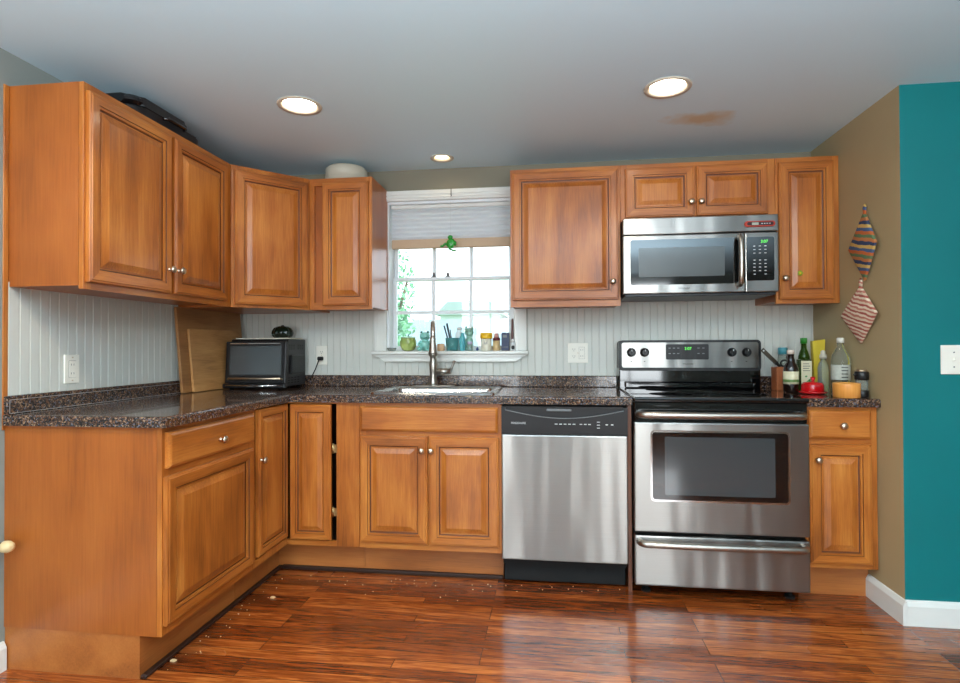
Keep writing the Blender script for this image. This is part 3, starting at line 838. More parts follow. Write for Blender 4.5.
b = NB(); prism(b, rrect(-0.125, -0.026, 0.125, 0.026, 0.025), 0, 0.005, bev=0.001); obj('deck_plate', b, M_faucet, fa)
b = NB(); lathe(b, [(0.027, 0.005), (0.025, 0.02), (0.019, 0.05), (0.022, 0.09), (0.025, 0.125), (0.020, 0.155), (0.018, 0.17), (0.026, 0.18), (0.028, 0.186), (0.026, 0.192), (0.018, 0.198)], seg=24); obj('body', b, M_faucet, fa)
b = NB()
arc = [(0, 0, 0.195), (0, 0, 0.27)] + [(0, -0.075 + 0.075 * math.cos(a), 0.295 + 0.075 * math.sin(a)) for a in [PI * k / 12 for k in range(13)]] + [(0, -0.152, 0.28)]
tube(b, arc, [0.018, 0.0155] + [0.0140] * 13 + [0.014], 16); obj('spout', b, M_faucet, fa)
b = NB(); lathe(b, [(0.013, 0.287), (0.017, 0.280), (0.016, 0.260), (0.018, 0.245), (0.019, 0.240), (0.023, 0.205), (0.027, 0.198), (0.024, 0.190)], (0, -0.152, 0), 22); obj('spray_head', b, M_faucet, fa)
b = NB(); tube(b, [(0.02, 0, 0.085), (0.10, -0.01, 0.088)], [0.020, 0.015], 16); tube(b, [(0.095, -0.01, 0.078), (0.108, -0.012, 0.110), (0.125, -0.015, 0.150)], [0.010, 0.007, 0.009], 12); obj('lever', b, M_faucet, fa)

# ------------------------------------------------------------------ dishwasher
dw = thing('dishwasher', 'stainless steel dishwasher with a black control panel under the counter', 'dishwasher', (1.7245, 0, 0))
DWW = 0.594
b = NB(); box(b, 0.003, -0.600, 0.10, DWW - 0.003, -0.02, 0.872); obj('tub', b, M_matte_black, dw)
b = NB(); box(b, 0.0, -0.645, 0.134, DWW, -0.601, 0.733, 0.006, seg=2); obj('door_panel', b, M_steel, dw)
b = NB()
# control panel with curved scoop along its top
npt = 20
top = [(0.0, 0.868), (0.0, 0.736), (DWW, 0.736), (DWW, 0.868)]
scoop = []
for k in range(npt + 1):
    u = k / npt; x = DWW - 0.018 - (DWW - 0.036) * u
    scoop.append((x, 0.852 - 0.038 * math.sin(PI * u)))
prism(b, [(0.0, 0.868), (0.0, 0.736), (DWW, 0.736), (DWW, 0.868), (DWW - 0.018, 0.868)] + scoop + [(0.018, 0.868)], -0.647, -0.6255, axis='y')
box(b, 0.002, -0.6255, 0.736, DWW - 0.002, -0.601, 0.868)
cp = obj('control_panel', b, M_black, dw)
b = NB(); tube(b, [(x, -0.6475, z) for x, z in scoop], 0.0022, 8); obj('grip_edge', b, M_grey, cp)
b = NB(); box(b, 0.215, -0.640, 0.846, 0.335, -0.6256, 0.858, 0.003); obj('latch', b, M_grey, cp)
b = NB(); box(b, 0.004, -0.636, 0.862, DWW - 0.004, -0.6256, 0.868); obj('top_lip', b, M_black, cp)
buttons(cp, M_white_ink, [(0.255 + k * 0.021, 0.785, 0.268 + k * 0.021, 0.789) for k in range(5)] + [(0.372 + k * 0.020, 0.785, 0.384 + k * 0.020, 0.789) for k in range(3)]
        + [(0.452, 0.769 + k * 0.014, 0.466, 0.772 + k * 0.014) for k in range(3)] + [(0.492 + k * 0.025, 0.784, 0.503 + k * 0.025, 0.789) for k in range(2)], -0.6478, -0.6469)
text_part('lettering', 'FRIGIDAIRE', 0.014, (0.082, -0.6475, 0.789), (PI / 2, 0, 0), M_white_ink, cp)
b = NB(); box(b, 0.006, -0.575, 0.008, DWW - 0.006, -0.545, 0.128, 0.003); 
for x in (0.19, 0.40): box(b, x, -0.578, 0.07, x + 0.05, -0.575, 0.115, 0.002)
obj('toe_panel', b, M_matte_black, dw)
for x in (0.04, 0.55):
    b = NB(); cyl(b, (x, -0.5, 0), 0.016, 0.10, seg=14); obj('foot', b, M_matte_black, dw)

# ------------------------------------------------------------------ range
rg = thing('electric_range', 'stainless steel electric range with a black glass cooktop', 'stove', (2.3435, 0, 0))
RW = 0.757
b = NB(); box(b, 0.003, -0.635, 0.045, RW - 0.003, -0.03, 0.898); obj('body', b, M_matte_black, rg)
b = NB(); box(b, 0.0, -0.690, 0.899, RW, -0.105, 0.922, 0.008, seg=3); ck = obj('cooktop', b, M_blackgloss, rg)
M_burner = plain('burner_print', srgb(58, 58, 60), 0.25)
for i, (x, y, r) in enumerate([(0.20, -0.51, 0.105), (0.56, -0.51, 0.085), (0.20, -0.25, 0.08), (0.56, -0.25, 0.105)]):
    b = NB()
    for rr in (r, r * 0.62):
        lathe(b, [(rr, 0.9221), (rr, 0.9224), (rr - 0.003, 0.9224), (rr - 0.003, 0.9221)], (x, y, 0), 48)
    obj('burner_ring', b, M_burner, ck)
b = NB(); box(b, 0.0, -0.104, 0.899, RW, -0.011, 1.035, 0.006, seg=2); box(b, 0.03, -0.125, 0.9225, RW - 0.03, -0.104, 0.958, 0.006); bb = obj('backguard_base', b, M_blackgloss, rg)
b = NB(); prism(b, rrect(-0.001, 1.018, RW + 0.001, 1.189, 0.020), -0.108, -0.012, axis='y'); bg_ = obj('backguard', b, M_black, rg)
b = NB(); prism(b, rrect(0.014, 1.036, RW - 0.014, 1.176, 0.012), -0.113, -0.108, axis='y'); fp = obj('control_fascia', b, M_steel, rg, label='brushed steel control fascia')
M_kn = plain('knob_black', srgb(20, 20, 22), 0.3)
for x in (0.066, 0.138, 0.603, 0.680):
    b = NB(); lathe(b, [(0.025, 0.0), (0.024, 0.010), (0.019, 0.014), (0.018, 0.026), (0.015, 0.028)], (0, 0, 0), 24, 0, 'y')
    box(b, -0.004, -0.034, -0.019, 0.004, -0.026, 0.019, 0.001, 0); box(b, -0.0014, -0.0348, 0.006, 0.0014, -0.034, 0.017, 0, 1)
    obj('control_knob', b, [M_kn, M_white_ink], fp, loc=(x, -0.113, 1.121))
    b = NB()
    box(b, x - 0.004, -0.1134, 1.068, x + 0.004, -0.1129, 1.072)
    obj('dial_mark', b, M_dark_ink, fp)
b = NB(); prism(b, rrect(0.254, 1.081, 0.482, 1.166, 0.006), -0.115, -0.113, axis='y'); dp = obj('clock_panel', b, M_black, rg)
buttons(dp, M_grey, [(xx, zz, xx + 0.012, zz + 0.005) for zz in (1.142, 1.112) for xx in (0.268, 0.291, 0.314, 0.422, 0.448)], -0.1155, -0.1149)
text_part('clock_digits', '3:07', 0.022, (0.372, -0.1155, 1.141), (PI / 2, 0, 0), M_green_led, dp)
text_part('lettering', 'FRIGIDAIRE', 0.011, (0.372, -0.1134, 1.056), (PI / 2, 0, 0), M_dark_ink, fp)
# front of the range
b = NB(); box(b, 0.002, -0.668, 0.806, RW - 0.002, -0.636, 0.897, 0.003)
for k in range(5): box(b, 0.10 + k * 0.12, -0.672, 0.872, 0.16 + k * 0.12, -0.668, 0.880)
obj('vent_trim', b, M_blackgloss, rg)
b = NB(); box(b, 0.0, -0.680, 0.302, RW, -0.636, 0.805, 0.006, seg=2)
od = obj('oven_door', b, M_steel, rg)
b = NB(); prism(b, rrect(0.080, 0.452, 0.668, 0.762, 0.014), -0.682, -0.680, axis='y'); prism(b, rrect(0.072, 0.444, 0.676, 0.770, 0.018), -0.6808, -0.6802, axis='y', mi=1)
ow = obj('oven_window', b, [M_blackgloss, M_chrome], od, label='black glass oven window')
M_innerglass = plain('inner_oven_glass', srgb(52, 62, 66), 0.06, coat=1.0, spec=1.0)
b = NB(); prism(b, rrect(0.135, 0.475, 0.612, 0.740, 0.006), -0.6826, -0.6821, axis='y'); obj('view_pane', b, M_innerglass, od)
def bar_handle(parent, x0, x1, y, z, r, out, sag=0.0, name='handle'):
    b = NB()
    pts = [(x0, y, z)] + [(x0 + 0.03 * (1 - math.cos(a)), y - out * math.sin(a), z) for a in [PI / 2 * k / 6 for k in range(1, 7)]]
    q = [(x1, y, z)] + [(x1 - 0.03 * (1 - math.cos(a)), y - out * math.sin(a), z) for a in [PI / 2 * k / 6 for k in range(1, 7)]]
    mid = []
    for k in range(1, 8):
        u = k / 8; mid.append((x0 + 0.03 + (x1 - x0 - 0.06) * u, y - out - sag * math.sin(PI * u), z))
    tube(b, pts + mid + q[::-1], r, 14, flat=1.0)
    return obj(name, b, M_faucet, parent)
bar_handle(rg, 0.022, 0.735, -0.668, 0.843, 0.0165, 0.045, 0.006, 'oven_handle')
b = NB(); box(b, 0.0, -0.682, 0.056, RW, -0.636, 0.286, 0.008, seg=2); dr = obj('storage_drawer', b, M_steel, rg)
bar_handle(dr, 0.020, 0.735, -0.680, 0.258, 0.0155, 0.040, 0.006)
for x in (0.06, 0.70):
    b = NB(); cyl(b, (x, -0.60, 0.0), 0.022, 0.012, seg=16); cyl(b, (x, -0.60, 0.012), 0.010, 0.034, seg=12); obj('foot', b, M_matte_black, rg)
for x in (0.06, 0.70):
    b = NB(); cyl(b, (x, -0.08, 0.0), 0.022, 0.012, seg=16); cyl(b, (x, -0.08, 0.012), 0.010, 0.034, seg=12); obj('foot', b, M_matte_black, rg)

# ------------------------------------------------------------------ microwave
mw = thing('microwave_oven', 'stainless over-the-range microwave with a black window and keypad', 'microwave', (2.333, 0, 1.41))
MWW = 0.753
b = NB(); box(b, 0.002, -0.378, 0.014, MWW - 0.002, -0.012, 0.400); obj('body', b, M_matte_black, mw)
b = NB(); box(b, 0.010, -0.385, 0.000, MWW - 0.010, -0.05, 0.0135, 0.002); obj('underside_vent', b, M_black, mw)
b = NB(); box(b, 0, -0.402, 0.316, MWW, -0.3785, 0.400, 0.005, seg=2); vf = obj('vent_fascia', b, M_steel, mw)
b = NB(); box(b, 0, -0.402, 0.014, 0.594, -0.3785, 0.311, 0.005, seg=2); md_ = obj('door', b, M_steel, mw)
b = NB(); prism(b, rrect(0.036, 0.058, 0.592, 0.288, 0.010), -0.4045, -0.402, axis='y'); mwn = obj('door_glass', b, M_blackgloss, md_)
b = NB(); prism(b, rrect(0.077, 0.098, 0.496, 0.246, 0.004), -0.4052, -0.4047, axis='y'); obj('mesh_window', b, plain('mesh_grey', srgb(70, 74, 74), 0.3, coat=0.6), md_)
text_part('lettering', 'FRIGIDAIRE', 0.011, (0.30, -0.4024, 0.038), (PI / 2, 0, 0), M_dark_ink, md_)
b = NB()
hp = [(0.563, -0.402, 0.285), (0.563, -0.425, 0.290), (0.563, -0.440, 0.275)] + [(0.563, -0.443 - 0.004 * math.sin(PI * k / 6), 0.255 - 0.165 * k / 6) for k in range(7)] + [(0.563, -0.440, 0.065), (0.563, -0.425, 0.050), (0.563, -0.402, 0.055)]
tube(b, hp, 0.0125, 14); obj('handle', b, M_faucet, md_)
b = NB(); box(b, 0.5955, -0.402, 0.014, MWW, -0.3785, 0.311, 0.005, seg=2); ks = obj('keypad_fascia', b, M_steel, mw)
b = NB(); prism(b, rrect(0.600, 0.070, 0.731, 0.288, 0.010), -0.4045, -0.402, axis='y'); kp = obj('keypad', b, M_blackgloss, mw)
buttons(kp, M_white_ink, [(0.632 + cc * 0.026, 0.240 - rr_ * 0.0175, 0.642 + cc * 0.026, 0.244 - rr_ * 0.0175) for rr_ in range(9) for cc in range(3) if rr_ != 3 and not (rr_ == 8 and cc == 1)], -0.4050, -0.4044)
text_part('clock_digits', '3:07', 0.020, (0.684, -0.4048, 0.264), (PI / 2, 0, 0), M_green_led, kp)
M_red = plain('timer_red', srgb(190, 60, 40), 0.35)
b = NB(); prism(b, rrect(0.590, 0.338, 0.735, 0.366, 0.013), -0.412, -0.4025, axis='y', bev=0.002)
tm = thing('kitchen_timer', 'slim orange-red timer stuck on the microwave above its keypad', 'timer', (2.333, 0, 1.41))
tb = obj('case', b, M_red, tm)
b = NB(); prism(b, rrect(0.602, 0.343, 0.726, 0.361, 0.008), -0.4132, -0.4121, axis='y'); obj('dark_panel', b, plain('timer_dark', srgb(60, 18, 16), 0.3), tm)
b = NB(); box(b, 0.624, -0.4141, 0.346, 0.655, -0.4133, 0.358); obj('display', b, plain('lcd', srgb(170, 176, 160), 0.4), tm)
buttons(tm, M_white_ink, [(0.668 + k * 0.012, 0.350, 0.675 + k * 0.012, 0.354) for k in range(4)], -0.4141, -0.4133)

# ------------------------------------------------------------------ outlets and switch
def outlet(label, loc, rz, gang=1, plugged=False, deco=False):
    t = thing('electrical_outlet', label, 'outlet', loc, rz, 'outlets on the beadboard')
    w_ = 0.036 + 0.023 * (gang - 1)
    b = NB(); box(b, -w_, -0.006, -0.059, w_, 0, 0.059, 0.002); obj('cover_plate', b, M_plate, t)
    for g in range(gang):
        cx = 0 if gang == 1 else (-0.023 + 0.046 * g)
        if deco or g == 1:
            b = NB(); box(b, cx - 0.016, -0.008, -0.034, cx + 0.016, -0.006, 0.034, 0.001)
            box(b, cx - 0.0168, -0.0063, -0.0348, cx + 0.0168, -0.006, 0.0348, 0, 1)
            for zz in (-0.018, 0.018):
                for xx in (-0.006, 0.006): box(b, cx + xx - 0.001, -0.0083, zz - 0.004, cx + xx + 0.001, -0.008, zz + 0.004, 0, 1)
            obj('receptacle', b, [M_plate, M_dark_ink], t)
        else:
            for zz in (-0.020, 0.020):
                b = NB(); prism(b, rrect(cx - 0.015, zz - 0.014, cx + 0.015, zz + 0.014, 0.009), -0.0085, -0.006, axis='y')
                for xx in (-0.006, 0.006): box(b, cx + xx - 0.001, -0.0088, zz - 0.002, cx + xx + 0.001, -0.0085, zz + 0.006, 0, 1)
                cyl(b, (cx, -0.0085, zz - 0.008), 0.0022, 0.0003, 'y', 10, 1)
                obj('receptacle', b, [M_plate, M_dark_ink], t)
    b = NB()
    for zz in ((-0.047, 0.047) if deco else (0.0,)): cyl(b, (0, -0.006, zz), 0.003, 0.003, 'y', 12)
    obj('screw', b, M_knob, t)
    return t
outlet('single outlet plate on the left beadboard, nothing plugged in', (0.007, -1.272, 1.072), PI / 2, deco=True)
outlet('outlet plate right of the toaster oven with a black plug in it', (0.545, -0.007, 1.108), 0)
outlet('wider double outlet plate between the window and the range', (2.118, -0.007, 1.118), 0, gang=2)
sw = thing('light_switch', 'white toggle light switch on the teal wall', 'light switch', (3.605, PY, 1.095))
b = NB(); box(b, -0.048, -0.006, -0.060, 0.048, 0, 0.060, 0.002); obj('cover_plate', b, M_plate, sw)
for xx in (-0.0, ):
    b = NB(); box(b, xx - 0.005, -0.0075, -0.012, xx + 0.005, -0.006, 0.012); box(b, xx - 0.0035, -0.016, -0.002, xx + 0.0035, -0.007, 0.010, 0.001); obj('toggle', b, M_plate, sw)
b = NB()
for zz in (-0.030, 0.030): cyl(b, (0, -0.006, zz), 0.003, 0.0015, 'y', 10)
obj('screw', b, M_grey, sw)

# ------------------------------------------------------------------ cutting boards and toaster oven
def leaning_board(name, label, mat, w_, h_, t_, bottom, ang_z, lean, parts=None):
    b = NB(); prism(b, rrect(0, 0, w_, h_, 0.010), -t_, 0, axis='y', bev=0.002)
    o = obj(name, b, mat)
    o.rotation_euler = (-lean, 0, ang_z)
    # turn first about x (lean back), then about z
    o.location = bottom
    tag(o, label, 'cutting board')
    return o
aL = PI / 2
leaning_board('cutting_board', 'large dark walnut cutting board leaning on the left wall behind the smaller one', M_board1, 0.60, 0.455, 0.016, (0.052, -0.655, CT1 + 0.001), aL, math.radians(5.1))
leaning_board('cutting_board', 'smaller light bamboo cutting board leaning in front of the large one', M_board2, 0.475, 0.342, 0.013, (0.071, -0.588, CT1 + 0.001), aL, math.radians(5.3))

to = thing('toaster_oven', 'black countertop toaster oven with a glass door', 'toaster oven', (0.094, -0.05, CT1), 0)
TW, TD, TH = 0.362, 0.285, 0.292
b = NB()
# body with a slanted front, side profile extruded along x
prof_ = [(0, 0.014), (-TD + 0.02, 0.014), (-TD + 0.035, 0.240), (-TD + 0.06, TH - 0.004), (0, TH - 0.004)]
prism(b, prof_, 0.012, TW, axis='x', bev=0.004); tb_ = obj('housing', b, M_black, to)
for ks_ in ((0, 1, 2), (4, 5, 6)):
    b = NB()
    for r_ in range(3):
        for k in ks_: box(b, TW, -0.22 + k * 0.028, 0.250 - r_ * 0.011, TW + 0.0006, -0.20 + k * 0.028, 0.255 - r_ * 0.011)
    obj('vent_slots', b, M_matte_black, tb_)
b = NB()
for r_ in range(3):
    for k in range(4): box(b, TW, -0.23 + k * 0.04, 0.060 - r_ * 0.014, TW + 0.0006, -0.205 + k * 0.04, 0.065 - r_ * 0.014)
obj('vent_slots', b, M_matte_black, tb_)
b = NB(); box(b, TW - 0.001, -0.205, 0.085, TW + 0.012, -0.03, 0.195, 0.004)
for k in range(7): box(b, TW + 0.012, -0.195, 0.094 + k * 0.013, TW + 0.0135, -0.04, 0.099 + k * 0.013)
obj('crumb_cover', b, M_black, to)
lean = math.atan2(0.015, 0.2)
b = NB(); box(b, 0.0, -0.014, 0.0, TW + 0.006, 0.0, 0.240, 0.005, seg=2)
df = obj('door_frame', b, M_black, to, loc=(0.002, -TD + 0.018, 0.034), rot=(-lean, 0, 0))
b = NB(); box(b, 0.028, -0.0155, 0.048, TW - 0.022, -0.0142, 0.215, 0.0005); obj('door_glass', b, plain('smoked_glass', srgb(58, 66, 70), 0.07, coat=1.0, spec=1.0), df)
b = NB(); tube(b, [(0.020, -0.016, 0.022), (0.03, -0.030, 0.026), (TW / 2, -0.036, 0.026), (TW - 0.02, -0.030, 0.026), (TW - 0.01, -0.016, 0.022)], 0.0055, 12); obj('door_handle', b, M_knob, df)
b = NB(); box(b, 0.025, -0.016, 0.225, TW - 0.03, -0.0142, 0.231); obj('chrome_line', b, M_chrome, df)
b = NB(); box(b, 0.0, -TD - 0.016, 0.008, TW + 0.014, -TD + 0.02, 0.032, 0.006, seg=2); bs_ = obj('base_rail', b, M_black, to)
b = NB(); tube(b, [(0.02, -TD - 0.0165, 0.024), (TW / 2, -TD - 0.0195, 0.020), (TW - 0.03, -TD - 0.0165, 0.024)], 0.004, 10); obj('chrome_trim', b, M_chrome, bs_)
for x in (0.03, TW - 0.03):
    for y in (-TD + 0.03, -0.03):
        b = NB(); cyl(b, (x, y, 0.0005), 0.012, 0.014, seg=14); obj('foot', b, M_matte_black, to)
b = NB(); box(b, 0.02, -0.225, 0, 0.34, -0.02, 0.007, 0.002)
tray = obj('baking_tray', b, plain('pale_tray', srgb(222, 216, 196), 0.35)); tray.location = (0.110, -0.05, CT1 + TH - 0.0035)
tag(tray, 'thin pale tray lying on top of the toaster oven', 'tray')
M_gourd = plain('dark_green_glaze', srgb(18, 34, 24), 0.16, coat=0.6, noise=0.3, nscale=40)
b = NB()
def bumps(a): return 1 + 0.05 * math.cos(10 * a)
lathe(b, [(0.046, 0), (0.058, 0.014), (0.062, 0.030), (0.059, 0.046), (0.048, 0.062), (0.028, 0.071), (0.006, 0.074)], rib=bumps, seg=60)
blob(b, (0, 0, 0.074), (0.010, 0.010, 0.006), 2)
go = obj('ceramic_bowl', b, M_gourd, None, loc=(0.345, -0.125, CT1 + TH + 0.0037)); tag(go, 'dark green ribbed dome-shaped bowl upside down on the toaster oven', 'bowl')
cd = thing('power_cord', 'black power cord running from the toaster oven up to the outlet', 'cord')
b = NB(); tube(b, [(0.4585, -0.055, 0.958), (0.478, -0.050, 0.964), (0.500, -0.048, 0.985), (0.520, -0.046, 1.025), (0.535, -0.045, 1.065), (0.541, -0.040, 1.084)], 0.0035, 10); obj('cable', b, M_matte_black, cd)
b = NB(); box(b, 0.528, -0.045, 1.076, 0.560, -0.0165, 1.100, 0.005); obj('plug', b, M_matte_black, cd)

# ------------------------------------------------------------------ things on top of the cabinets
tv = thing('electric_griddle', 'black flat appliance lying on top of the left wall cabinet', 'griddle', (0.172, -1.045, Z1))
b = NB(); prism(b, rrect(-0.115, -0.22, 0.115, 0.23, 0.06, 6), 0.006, 0.045, bev=0.006); obj('base_tray', b, M_black, tv)
b = NB(); prism(b, rrect(-0.105, -0.23, 0.120, 0.14, 0.06, 6), 0.0455, 0.082, bev=0.012); obj('lid', b, plain('gloss_black', srgb(14, 14, 16), 0.2, coat=0.5), tv)
b = NB(); tube(b, [(0.127, -0.07, 0.035), (0.143, -0.05, 0.040), (0.143, 0.05, 0.040), (0.127, 0.07, 0.035)], 0.007, 10); obj('handle', b, M_blackgloss, tv)
for x in (-0.09, 0.09):
    for y in (-0.17, 0.18):
        b = NB(); cyl(b, (x, y, 0), 0.012, 0.007, seg=12); obj('foot', b, M_matte_black, tv)
M_cream = plain('cream_plastic', srgb(196, 190, 172), 0.4, noise=0.03)
ck_ = thing('lidded_bowl', 'cream oval lidded container on top of the cabinet left of the window', 'container', (0.765, -0.160, Z1))
b = NB(); lathe(b, [(0.110, 0.0), (0.122, 0.004), (0.128, 0.020), (0.130, 0.022)], seg=48); obj('rim_base', b, M_cream, ck_)
b = NB(); lathe(b, [(0.124, 0.0225), (0.121, 0.085), (0.110, 0.097), (0.04, 0.102)], seg=48); obj('dome', b, M_cream, ck_)

# ------------------------------------------------------------------ things on the right counter
M_clear = plain('clear_glass', srgb(235, 245, 240), 0.03, trans=0.95, ior=1.3)
M_clear_grey = plain('clear_plastic', srgb(215, 225, 220), 0.08, trans=0.8, ior=1.2)
M_oil = plain('olive_green_glass', srgb(60, 92, 24), 0.08, trans=0.55, ior=1.35)
M_soy = plain('dark_brown_glass', srgb(24, 12, 8), 0.08, coat=0.6)
M_label = plain('cream_label', srgb(222, 214, 180), 0.5, noise=0.06, nscale=80)
M_green = plain('green_cap', srgb(40, 130, 40), 0.35)
M_blk = wood('knife_block_wood', srgb(120, 62, 34), srgb(168, 96, 56), srgb(186, 114, 70), rough=0.5)
kb = thing('knife_block', 'small reddish wooden utensil block at the back of the right counter', 'knife block', (3.172, -0.165, CT1))
b = NB(); box(b, -0.027, -0.04, 0.0, 0.016, 0.04, 0.125, 0.003); obj('block', b, M_blk, kb)
b = NB(); box(b, 0.017, -0.036, 0.0, 0.038, 0.036, 0.13, 0.003); obj('side_slab', b, M_black, kb, label='black side slab')
# spatula sticking out to the upper left
sp = thing('steel_spatula', 'dark steel turner stuck in the wooden block, slanting up to the left', 'spatula', (3.172, -0.175, CT1 + 0.126))
M_dsteel = plain('dark_steel', srgb(92, 84, 74), 0.3, 1.0)
b = NB()
R_ = Matrix.Rotation(math.radians(-44), 4, 'Y')
box(b, -0.011, -0.002, 0.02, 0.011, 0.002, 0.130, 0.001); bmesh.ops.transform(b, matrix=R_, verts=b.verts); obj('blade', b, M_dsteel, sp)
b = NB(); 
for k in range(1): lathe(b, [(0.0045, 0.0), (0.0045, 0.001)], (0, -0.0025, 0.118), 12, 0, 'y')
bmesh.ops.transform(b, matrix=R_, verts=b.verts); obj('hang_hole', b, M_white_ink, sp)
b = NB(); tube(b, [(0.0, 0, 0.001), (-0.02, 0, 0.022)], 0.008, 12); obj('shank', b, M_matte_black, sp)
# scissors
sc_ = thing('kitchen_scissors', 'black-handled scissors with ring grips above the wooden block', 'scissors', (3.205, -0.205, CT1 + 0.01))
def ringtube(cx, cz, rx, rz_, y=0, r=0.0045, tilt=0):
    return [(cx + rx * math.cos(a) * math.cos(tilt) - rz_ * math.sin(a) * math.sin(tilt), y, cz + rx * math.cos(a) * math.sin(tilt) + rz_ * math.sin(a) * math.cos(tilt)) for a in [2 * PI * k / 20 for k in range(21)]]
b = NB(); tube(b, ringtube(-0.022, 0.135, 0.018, 0.016), 0.0045, 8); obj('grip', b, M_matte_black, sc_)
b = NB(); tube(b, ringtube(0.010, 0.155, 0.014, 0.026, tilt=0.5), 0.0045, 8); obj('grip', b, M_matte_black, sc_)
b = NB(); tube(b, [(-0.012, 0, 0.122), (0.0, 0, 0.09), (0.003, 0, -0.0095)], [0.006, 0.007, 0.003], 8, flat=0.4); tube(b, [(0.008, -0.003, 0.128), (0.004, -0.003, 0.09), (0.0, -0.003, -0.0095)], [0.006, 0.007, 0.003], 8, flat=0.4); obj('blades', b, M_dsteel, sc_)
# teal capped bottle
tbt = thing('sauce_bottle', 'clear bottle with a teal cap behind the dark sauce bottle', 'bottle', (3.222, -0.085, CT1))
b = NB(); lathe(b, [(0.022, 0), (0.026, 0.004), (0.026, 0.155), (0.023, 0.19)]); obj('body', b, M_clear_grey, tbt)
b = NB(); lathe(b, [(0.0245, 0.191), (0.0245, 0.225), (0.020, 0.228)]); obj('cap', b, plain('teal_cap', srgb(70, 140, 150), 0.4), tbt)
# dark sauce bottle
sb = thing('sauce_bottle', 'dark brown glass sauce bottle with a white label and pale cap', 'bottle', (3.163, -0.335, CT1))
b = NB(); lathe(b, [(0.031, 0), (0.035, 0.005), (0.035, 0.115), (0.030, 0.135), (0.018, 0.155), (0.015, 0.165), (0.015, 0.195)]); obj('body', b, M_soy, sb)
b = NB(); lathe(b, [(0.0356, 0.045), (0.0356, 0.108), (0.0352, 0.108), (0.0352, 0.045)], seg=36); obj('paper_label', b, M_label, sb)
b = NB(); lathe(b, [(0.0357, 0.055), (0.0359, 0.057), (0.0359, 0.066), (0.0357, 0.068)], seg=36); obj('green_band', b, plain('label_green', srgb(96, 130, 70), 0.5), sb)
b = NB(); lathe(b, [(0.0175, 0.1955), (0.0175, 0.212), (0.015, 0.215)]); obj('cap', b, plain('pale_cap', srgb(220, 205, 190), 0.4), sb)
# olive oil
ob_ = thing('olive_oil_bottle', 'tall green glass oil bottle with a green cap and cream label', 'bottle', (3.284, -0.195, CT1))
b = NB(); prism(b, rrect(-0.029, -0.029, 0.029, 0.029, 0.010), 0.0, 0.165, bev=0.002)
lathe(b, [(0.028, 0.166), (0.027, 0.180), (0.020, 0.205), (0.014, 0.220), (0.013, 0.248)], seg=24); obj('body', b, M_oil, ob_)
b = NB(); box(b, -0.026, -0.0305, 0.03, 0.026, -0.0295, 0.158); obj('paper_label', b, M_label, ob_)
b = NB(); 
for k in range(6): blob(b, (random.uniform(-0.017, 0.017), -0.0308, 0.06 + random.uniform(-0.02, 0.02)), (0.007, 0.0012, 0.005), 1)
obj('olive_print', b, M_green, ob_)
b = NB()
for k in range(4): box(b, -0.018, -0.0312, 0.105 + k * 0.012, 0.018 - 0.006 * (k % 2), -0.0306, 0.108 + k * 0.012)
obj('label_print', b, M_dark_ink, ob_)
b = NB(); lathe(b, [(0.0165, 0.2485), (0.0165, 0.276), (0.015, 0.278)]); obj('cap', b, M_green, ob_)
# yellow bag
M_yel = plain('yellow_card', srgb(222, 196, 60), 0.5, noise=0.08, nscale=12)
b = NB()
prism(b, [(-0.022, 0), (0.024, 0), (0.034, 0.27), (-0.030, 0.262)], -0.018, 0.014, axis='y', bev=0.003)
yb = obj('pasta_box', b, M_yel, None, loc=(3.370, -0.150, CT1), rot=(0, 0, 0)); tag(yb, 'tall yellow packet standing in the back right corner of the counter', 'packet')
# red butter dish
rd = thing('butter_dish', 'shiny red lidded dish in front of the bottles', 'dish', (3.238, -0.400, CT1))
M_rd = plain('red_enamel', srgb(190, 14, 22), 0.15, coat=0.8)
b = NB(); lathe(b, [(0.045, 0), (0.058, 0.004), (0.064, 0.011), (0.062, 0.014), (0.04, 0.013)], seg=36); obj('plate', b, M_rd, rd)
b = NB(); lathe(b, [(0.050, 0.0135), (0.052, 0.018), (0.050, 0.045), (0.044, 0.056), (0.020, 0.060), (0.008, 0.061), (0.007, 0.068), (0.012, 0.076), (0.010, 0.083), (0.003, 0.085)], seg=36, rib=lambda a: 1 + 0.035 * math.cos(6 * a)); obj('lid', b, M_rd, rd)
# clear bottles
cb = thing('glass_bottle', 'large clear glass bottle against the right wall', 'bottle', (3.366, -0.400, CT1))
b = NB(); lathe(b, [(0.036, 0), (0.041, 0.005), (0.041, 0.165), (0.036, 0.190), (0.018, 0.222), (0.014, 0.232), (0.014, 0.250)]); obj('body', b, M_clear, cb)
b = NB(); lathe(b, [(0.0414, 0.07), (0.0418, 0.072), (0.0418, 0.140), (0.0414, 0.142)], seg=36); 
lb = obj('paper_label', b, plain('silver_label', srgb(188, 190, 178), 0.4, noise=0.25, nscale=90), cb)
b = NB()
for k in range(5): box(b, -0.016, -0.0425, 0.066 + k * 0.016, 0.014, -0.0419, 0.070 + k * 0.016)
obj('label_print', b, M_dark_ink, cb)
b = NB(); lathe(b, [(0.0165, 0.2505), (0.0165, 0.272), (0.012, 0.275)]); obj('cap', b, plain('white_cap', srgb(220, 218, 208), 0.4), cb)
cs = thing('glass_bottle', 'small clear glass bottle with a cream top beside the yellow packet', 'bottle', (3.338, -0.285, CT1))
b = NB(); lathe(b, [(0.022, 0), (0.025, 0.004), (0.025, 0.125), (0.020, 0.145), (0.012, 0.158), (0.012, 0.170)]); obj('body', b, M_clear_grey, cs)
b = NB(); lathe(b, [(0.0165, 0.1705), (0.0165, 0.190), (0.010, 0.196), (0.012, 0.206), (0.004, 0.214)]); obj('cap', b, M_cream, cs)
